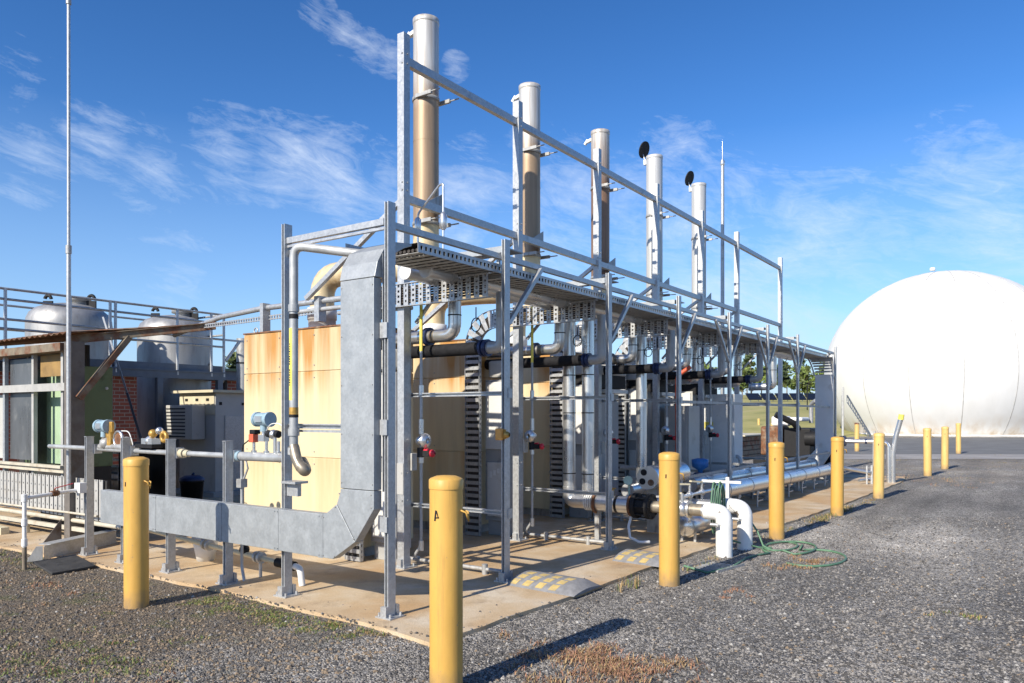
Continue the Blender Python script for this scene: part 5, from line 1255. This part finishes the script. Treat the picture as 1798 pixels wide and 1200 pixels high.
# brick building
t = thing('brick_building', (8, 15, 0), 'low red brick building with flat dark roof behind the tanks', 'building')
one('wall', 'brick', lambda m: m.box(1.5, 24, 13.6, 20, 0, 2.5), t)
one('fascia', 'platform', lambda m: m.box(1.3, 24.2, 13.4, 20.2, 2.5, 2.74), t)
one('roof', 'green_dark', lambda m: m.box(1.2, 24.3, 13.3, 20.3, 2.74, 2.80), t)
one('downpipe', 'dark', lambda m: m.tube([(7.9, 13.55, 0), (7.9, 13.55, 2.5)], .05, 8), t)
one('gas_bottle_door', 'dark', lambda m: m.box(5.9, 6.9, 13.57, 13.598, 0, 2.1), t)
# louvred cabinet
t = thing('louvred_cabinet', (4.5, 9.2, PZ), 'grey steel cabinet with protruding louvred vent and cream lid', 'cabinet')
one('body', 'grey_cab', lambda m: m.box(4.42, 6.4, 8.82, 10.02, .12, 2.02), t, bevel=.008)
one('lid', 'cream', lambda m: m.box(4.30, 6.5, 8.72, 10.14, 2.02, 2.07), t)
one('sunlit_strip', 'cream', lambda m: (m.box(4.405, 4.418, 8.84, 9.98, 1.80, 2.0), m.box(4.40, 4.418, 8.84, 9.12, 1.6, 1.795)), t)  # cream colour stands for sunlight along the top of the shaded front
one('strip_holes', 'black', lambda m: [m.box(4.398, 4.404, y, y + .09, 1.86, 1.91) for y in (9.0, 9.35, 9.7)], t)
def lou(m):
    m.box(4.12, 4.40, 9.12, 10.0, 1.12, 1.78)
one('vent_box', 'grey_cab', lou, t, bevel=.01)
one('louvre', 'dark', lambda m: [m.box(4.114, 4.119, 9.34, 9.98, 1.16 + .067 * k, 1.185 + .067 * k) for k in range(9)], t)
one('side_panel', 'galv', lambda m: m.box(4.62, 6.3, 8.80, 8.818, .2, 1.58), t)
one('side_slots', 'black', lambda m: (m.box(4.5, 4.56, 8.812, 8.818, 1.78, 1.84), m.box(5.0, 5.2, 8.812, 8.818, 1.78, 1.83)), t)
one('plinth', 'concrete_grey', lambda m: m.box(4.3, 6.5, 8.7, 10.1, PZ, .12), t)
t = thing('waste_bin', (3.2, 7.6, PZ), 'dark grey bin with lid standing in front of the louvred cabinet', 'bin')
one('bin', 'black', lambda m: m.lathe([(0, 0), (.16, 0), (.19, .42), (.2, .42), (.2, .45), (.17, .45)], (3.25, 7.75, PZ), n=18), t)
one('lid', 'blue_flange', lambda m: (m.lathe([(.21, .45), (.21, .48), (.12, .53), (0, .54)], (3.25, 7.75, PZ), n=18), m.tube([(3.25, 7.75, .55), (3.25, 7.70, .6)], .02, 8)), t)
t = thing('compressor', (2.0, 7.4, PZ), 'dark compressor with light fins behind the left bollard', 'compressor')
one('frame', 'black', lambda m: ([m.box(a, a + .06, b, b + .06, PZ, 1.15) for a in (1.6, 2.34) for b in (6.95, 7.9)], m.box(1.6, 2.4, 6.95, 7.96, 1.1, 1.15), m.box(1.6, 2.4, 6.95, 7.96, PZ, .25), m.box(2.3, 2.33, 7.0, 7.9, .25, 1.1)), t)
each('fin', 'galv', [lambda m, k=k: m.box(1.58, 1.62, 7.0, 7.95, .62 + .1 * k, .65 + .1 * k) for k in range(5)], t)
one('motor', 'galv_dull', lambda m: (m.tube([(1.5, 7.45, .62), (2.1, 7.45, .62)], .2, 18), m.tube([(1.46, 7.45, .62), (1.5, 7.45, .62)], .15, 18)), t)
one('belt_wheel', 'black', lambda m: (m.tube([(1.38, 7.3, .66), (1.44, 7.3, .66)], .19, 20)), t)

# ------------------------------------------------------------------ white dome
DC = Vector((65.755, 2.497, 4.88)); DA, DB = 8.83, 8.10
t = thing('gas_dome', (DC.x, DC.y, 0), 'huge white spherical membrane gas holder with faint seams', 'gas holder')
K0 = math.asin(4.88 / DB)
def dome(m):
    m.lathe([(DA * math.cos(-K0 + (PI / 2 + K0) * j / 48), DC.z + DB * math.sin(-K0 + (PI / 2 + K0) * j / 48)) for j in range(49)], (DC.x, DC.y, 0), n=120)
one('membrane', 'membrane', dome, t)
def seams(m):
    for q in range(16):
        az = q * PI / 8 + .24; pts = []
        for j in range(31):
            a = -K0 + (PI / 2 + K0 - .12) * j / 30; rr = (DA - .008) * math.cos(a)
            pts.append((DC.x + rr * math.cos(az), DC.y + rr * math.sin(az), DC.z + (DB - .008) * math.sin(a)))
        m.tube(pts, .032, 6)
one('seam', 'seam_grey', seams, t)
one('ring_beam', 'kerbwhite', lambda m: m.lathe([(7.0, .0), (8.0, .0), (8.0, .14), (7.1, .16), (6.9, .16)], (DC.x, DC.y, 0), n=72), t)
one('vent', 'white', lambda m: m.lathe([(.0, 0), (.2, 0), (.2, .2), (.14, .26), (0, .27)], CP(33.1, 60.2, 12.9), n=14), t)

# ------------------------------------------------------------------ solar panels, trees
for k in range(6):
    r = 46.5 + k * 2.9; d = 150
    lab = 'dark tilted solar panel in the row on the grassy rise'
    zt = 4.3
    p = CP(r, d, 0)
    t = thing('solar_panel', (p.x, p.y, zt - .5), 'dark tilted solar panel in the row on the far grassy rise', 'solar panel', 'solar panels on the rise')
    def sp(m):
        a, b, c, e = CP(r, d, zt + .2), CP(r + 2.6, d, zt + .2), CP(r + 2.2, d + 1.2, zt + 1.5), CP(r - .4, d + 1.2, zt + 1.5)
        m.add([a, b, c, e] + [v + Vector((.1, .06, -.08)) for v in (a, b, c, e)], [(0, 1, 2, 3), (7, 6, 5, 4), (0, 4, 5, 1), (1, 5, 6, 2), (2, 6, 7, 3), (3, 7, 4, 0)])
    one('cells', 'solar', sp, t)
    each('leg', 'galv', [lambda m, q=q: m.bar(CP(r + q, d + .6, zt - .6), CP(r + q, d + .6, zt + .8), .1, .1) for q in (.5, 2)], t)
def tree(p, h, w, mats, seed, label, group=None, n=700, cs=.5):
    g2 = random.Random(seed)
    t = thing('tree', p, label, 'tree', group)
    p = Vector(p)
    def trunk(m):
        m.tube([p + Vector((0, 0, -.5)), p + Vector((.1, 0, h * .3)), p + Vector((0, .1, h * .6)), p + Vector((.1, .1, h * .85))], [h * .022, h * .017, h * .011, h * .004], 8)
        for k in range(5):
            a = g2.random() * 6.28; z = h * (.3 + .1 * k)
            m.tube([p + Vector((0, 0, z)), p + Vector((math.cos(a) * w * .25, math.sin(a) * w * .25, z + h * .1)), p + Vector((math.cos(a) * w * .4, math.sin(a) * w * .4, z + h * .2))], [h * .009, h * .006, h * .003], 6)
    one('trunk', 'bark', trunk, t)
    def crown(m):
        cl = []
        for k in range(16):
            zz = .32 + .66 * g2.random(); rad = w * .5 * (1 - abs(zz - .55) * 1.25) * g2.random() ** .5; a = g2.random() * 6.28
            cl.append((Vector((math.cos(a) * rad, math.sin(a) * rad, zz * h)), w * (.10 + .12 * g2.random()), g2.randrange(len(mats))))
        for k in range(n):
            c, r_, mi = g2.choice(cl)
            q = p + c + Vector((g2.gauss(0, 1), g2.gauss(0, 1), g2.gauss(0, .8))) * r_ * .62
            u = Vector((g2.gauss(0, 1), g2.gauss(0, 1), g2.gauss(0, 1))).normalized(); v = u.orthogonal().normalized(); s = cs * (.5 + g2.random())
            m.add([q - u * s, q + v * s * .6, q + u * s, q - v * s * .6], [(0, 1, 2, 3)], False, mi)
    one('crown', mats, crown, t)
def on_tree(r, d): return CP(r, d, 7.0 * (d - 150) / 80 + 4.2 - 2.4 if d > 150 else 2)
tl = random.Random(21)
LT = ['olive gum tree in the far belt behind the solar panels', 'bright green bushy tree in the far belt behind the solar panels', 'dark slim tree in the far belt behind the solar panels']
for k in range(22):
    r = 34 + k * 3.1 + tl.uniform(-1, 1); d = 195 + tl.uniform(-10, 16); ty = k % 3
    tree(on_tree(r, d), [7.5, 8.5, 10][ty] * tl.uniform(.8, 1.12), [6, 6, 4.5][ty], [['leaf_a', 'leaf_b'], ['leaf_b', 'leaf_a', 'leaf_b'], ['leaf_c', 'leaf_a']][ty], 100 + k, LT[ty], 'far tree belt: ' + ['olive', 'bushy', 'slim'][ty], 420, .55)
tree(CP(-13.2, 38, 0), 4.6, 3.2, ['leaf_b', 'leaf_a', 'leaf_c'], 77, 'green tree top showing over the brick building at the left', None, 900, .22)
# yard light poles and fence posts far off
t = thing('light_pole', CP(38.6, 100, 2.2), 'thin dark curved lamp pole on the grassy rise before the trees', 'lamp')
one('pole', 'black', lambda m: m.tube(fillet([CP(38.6, 100, 2.0), CP(38.6, 100, 5.5), CP(39.3, 100, 5.9)], .5), .07, 8), t)
one('lamp_head', 'black', lambda m: m.bar(CP(39.2, 100, 5.88), CP(39.7, 100, 5.9), .2, .1), t)
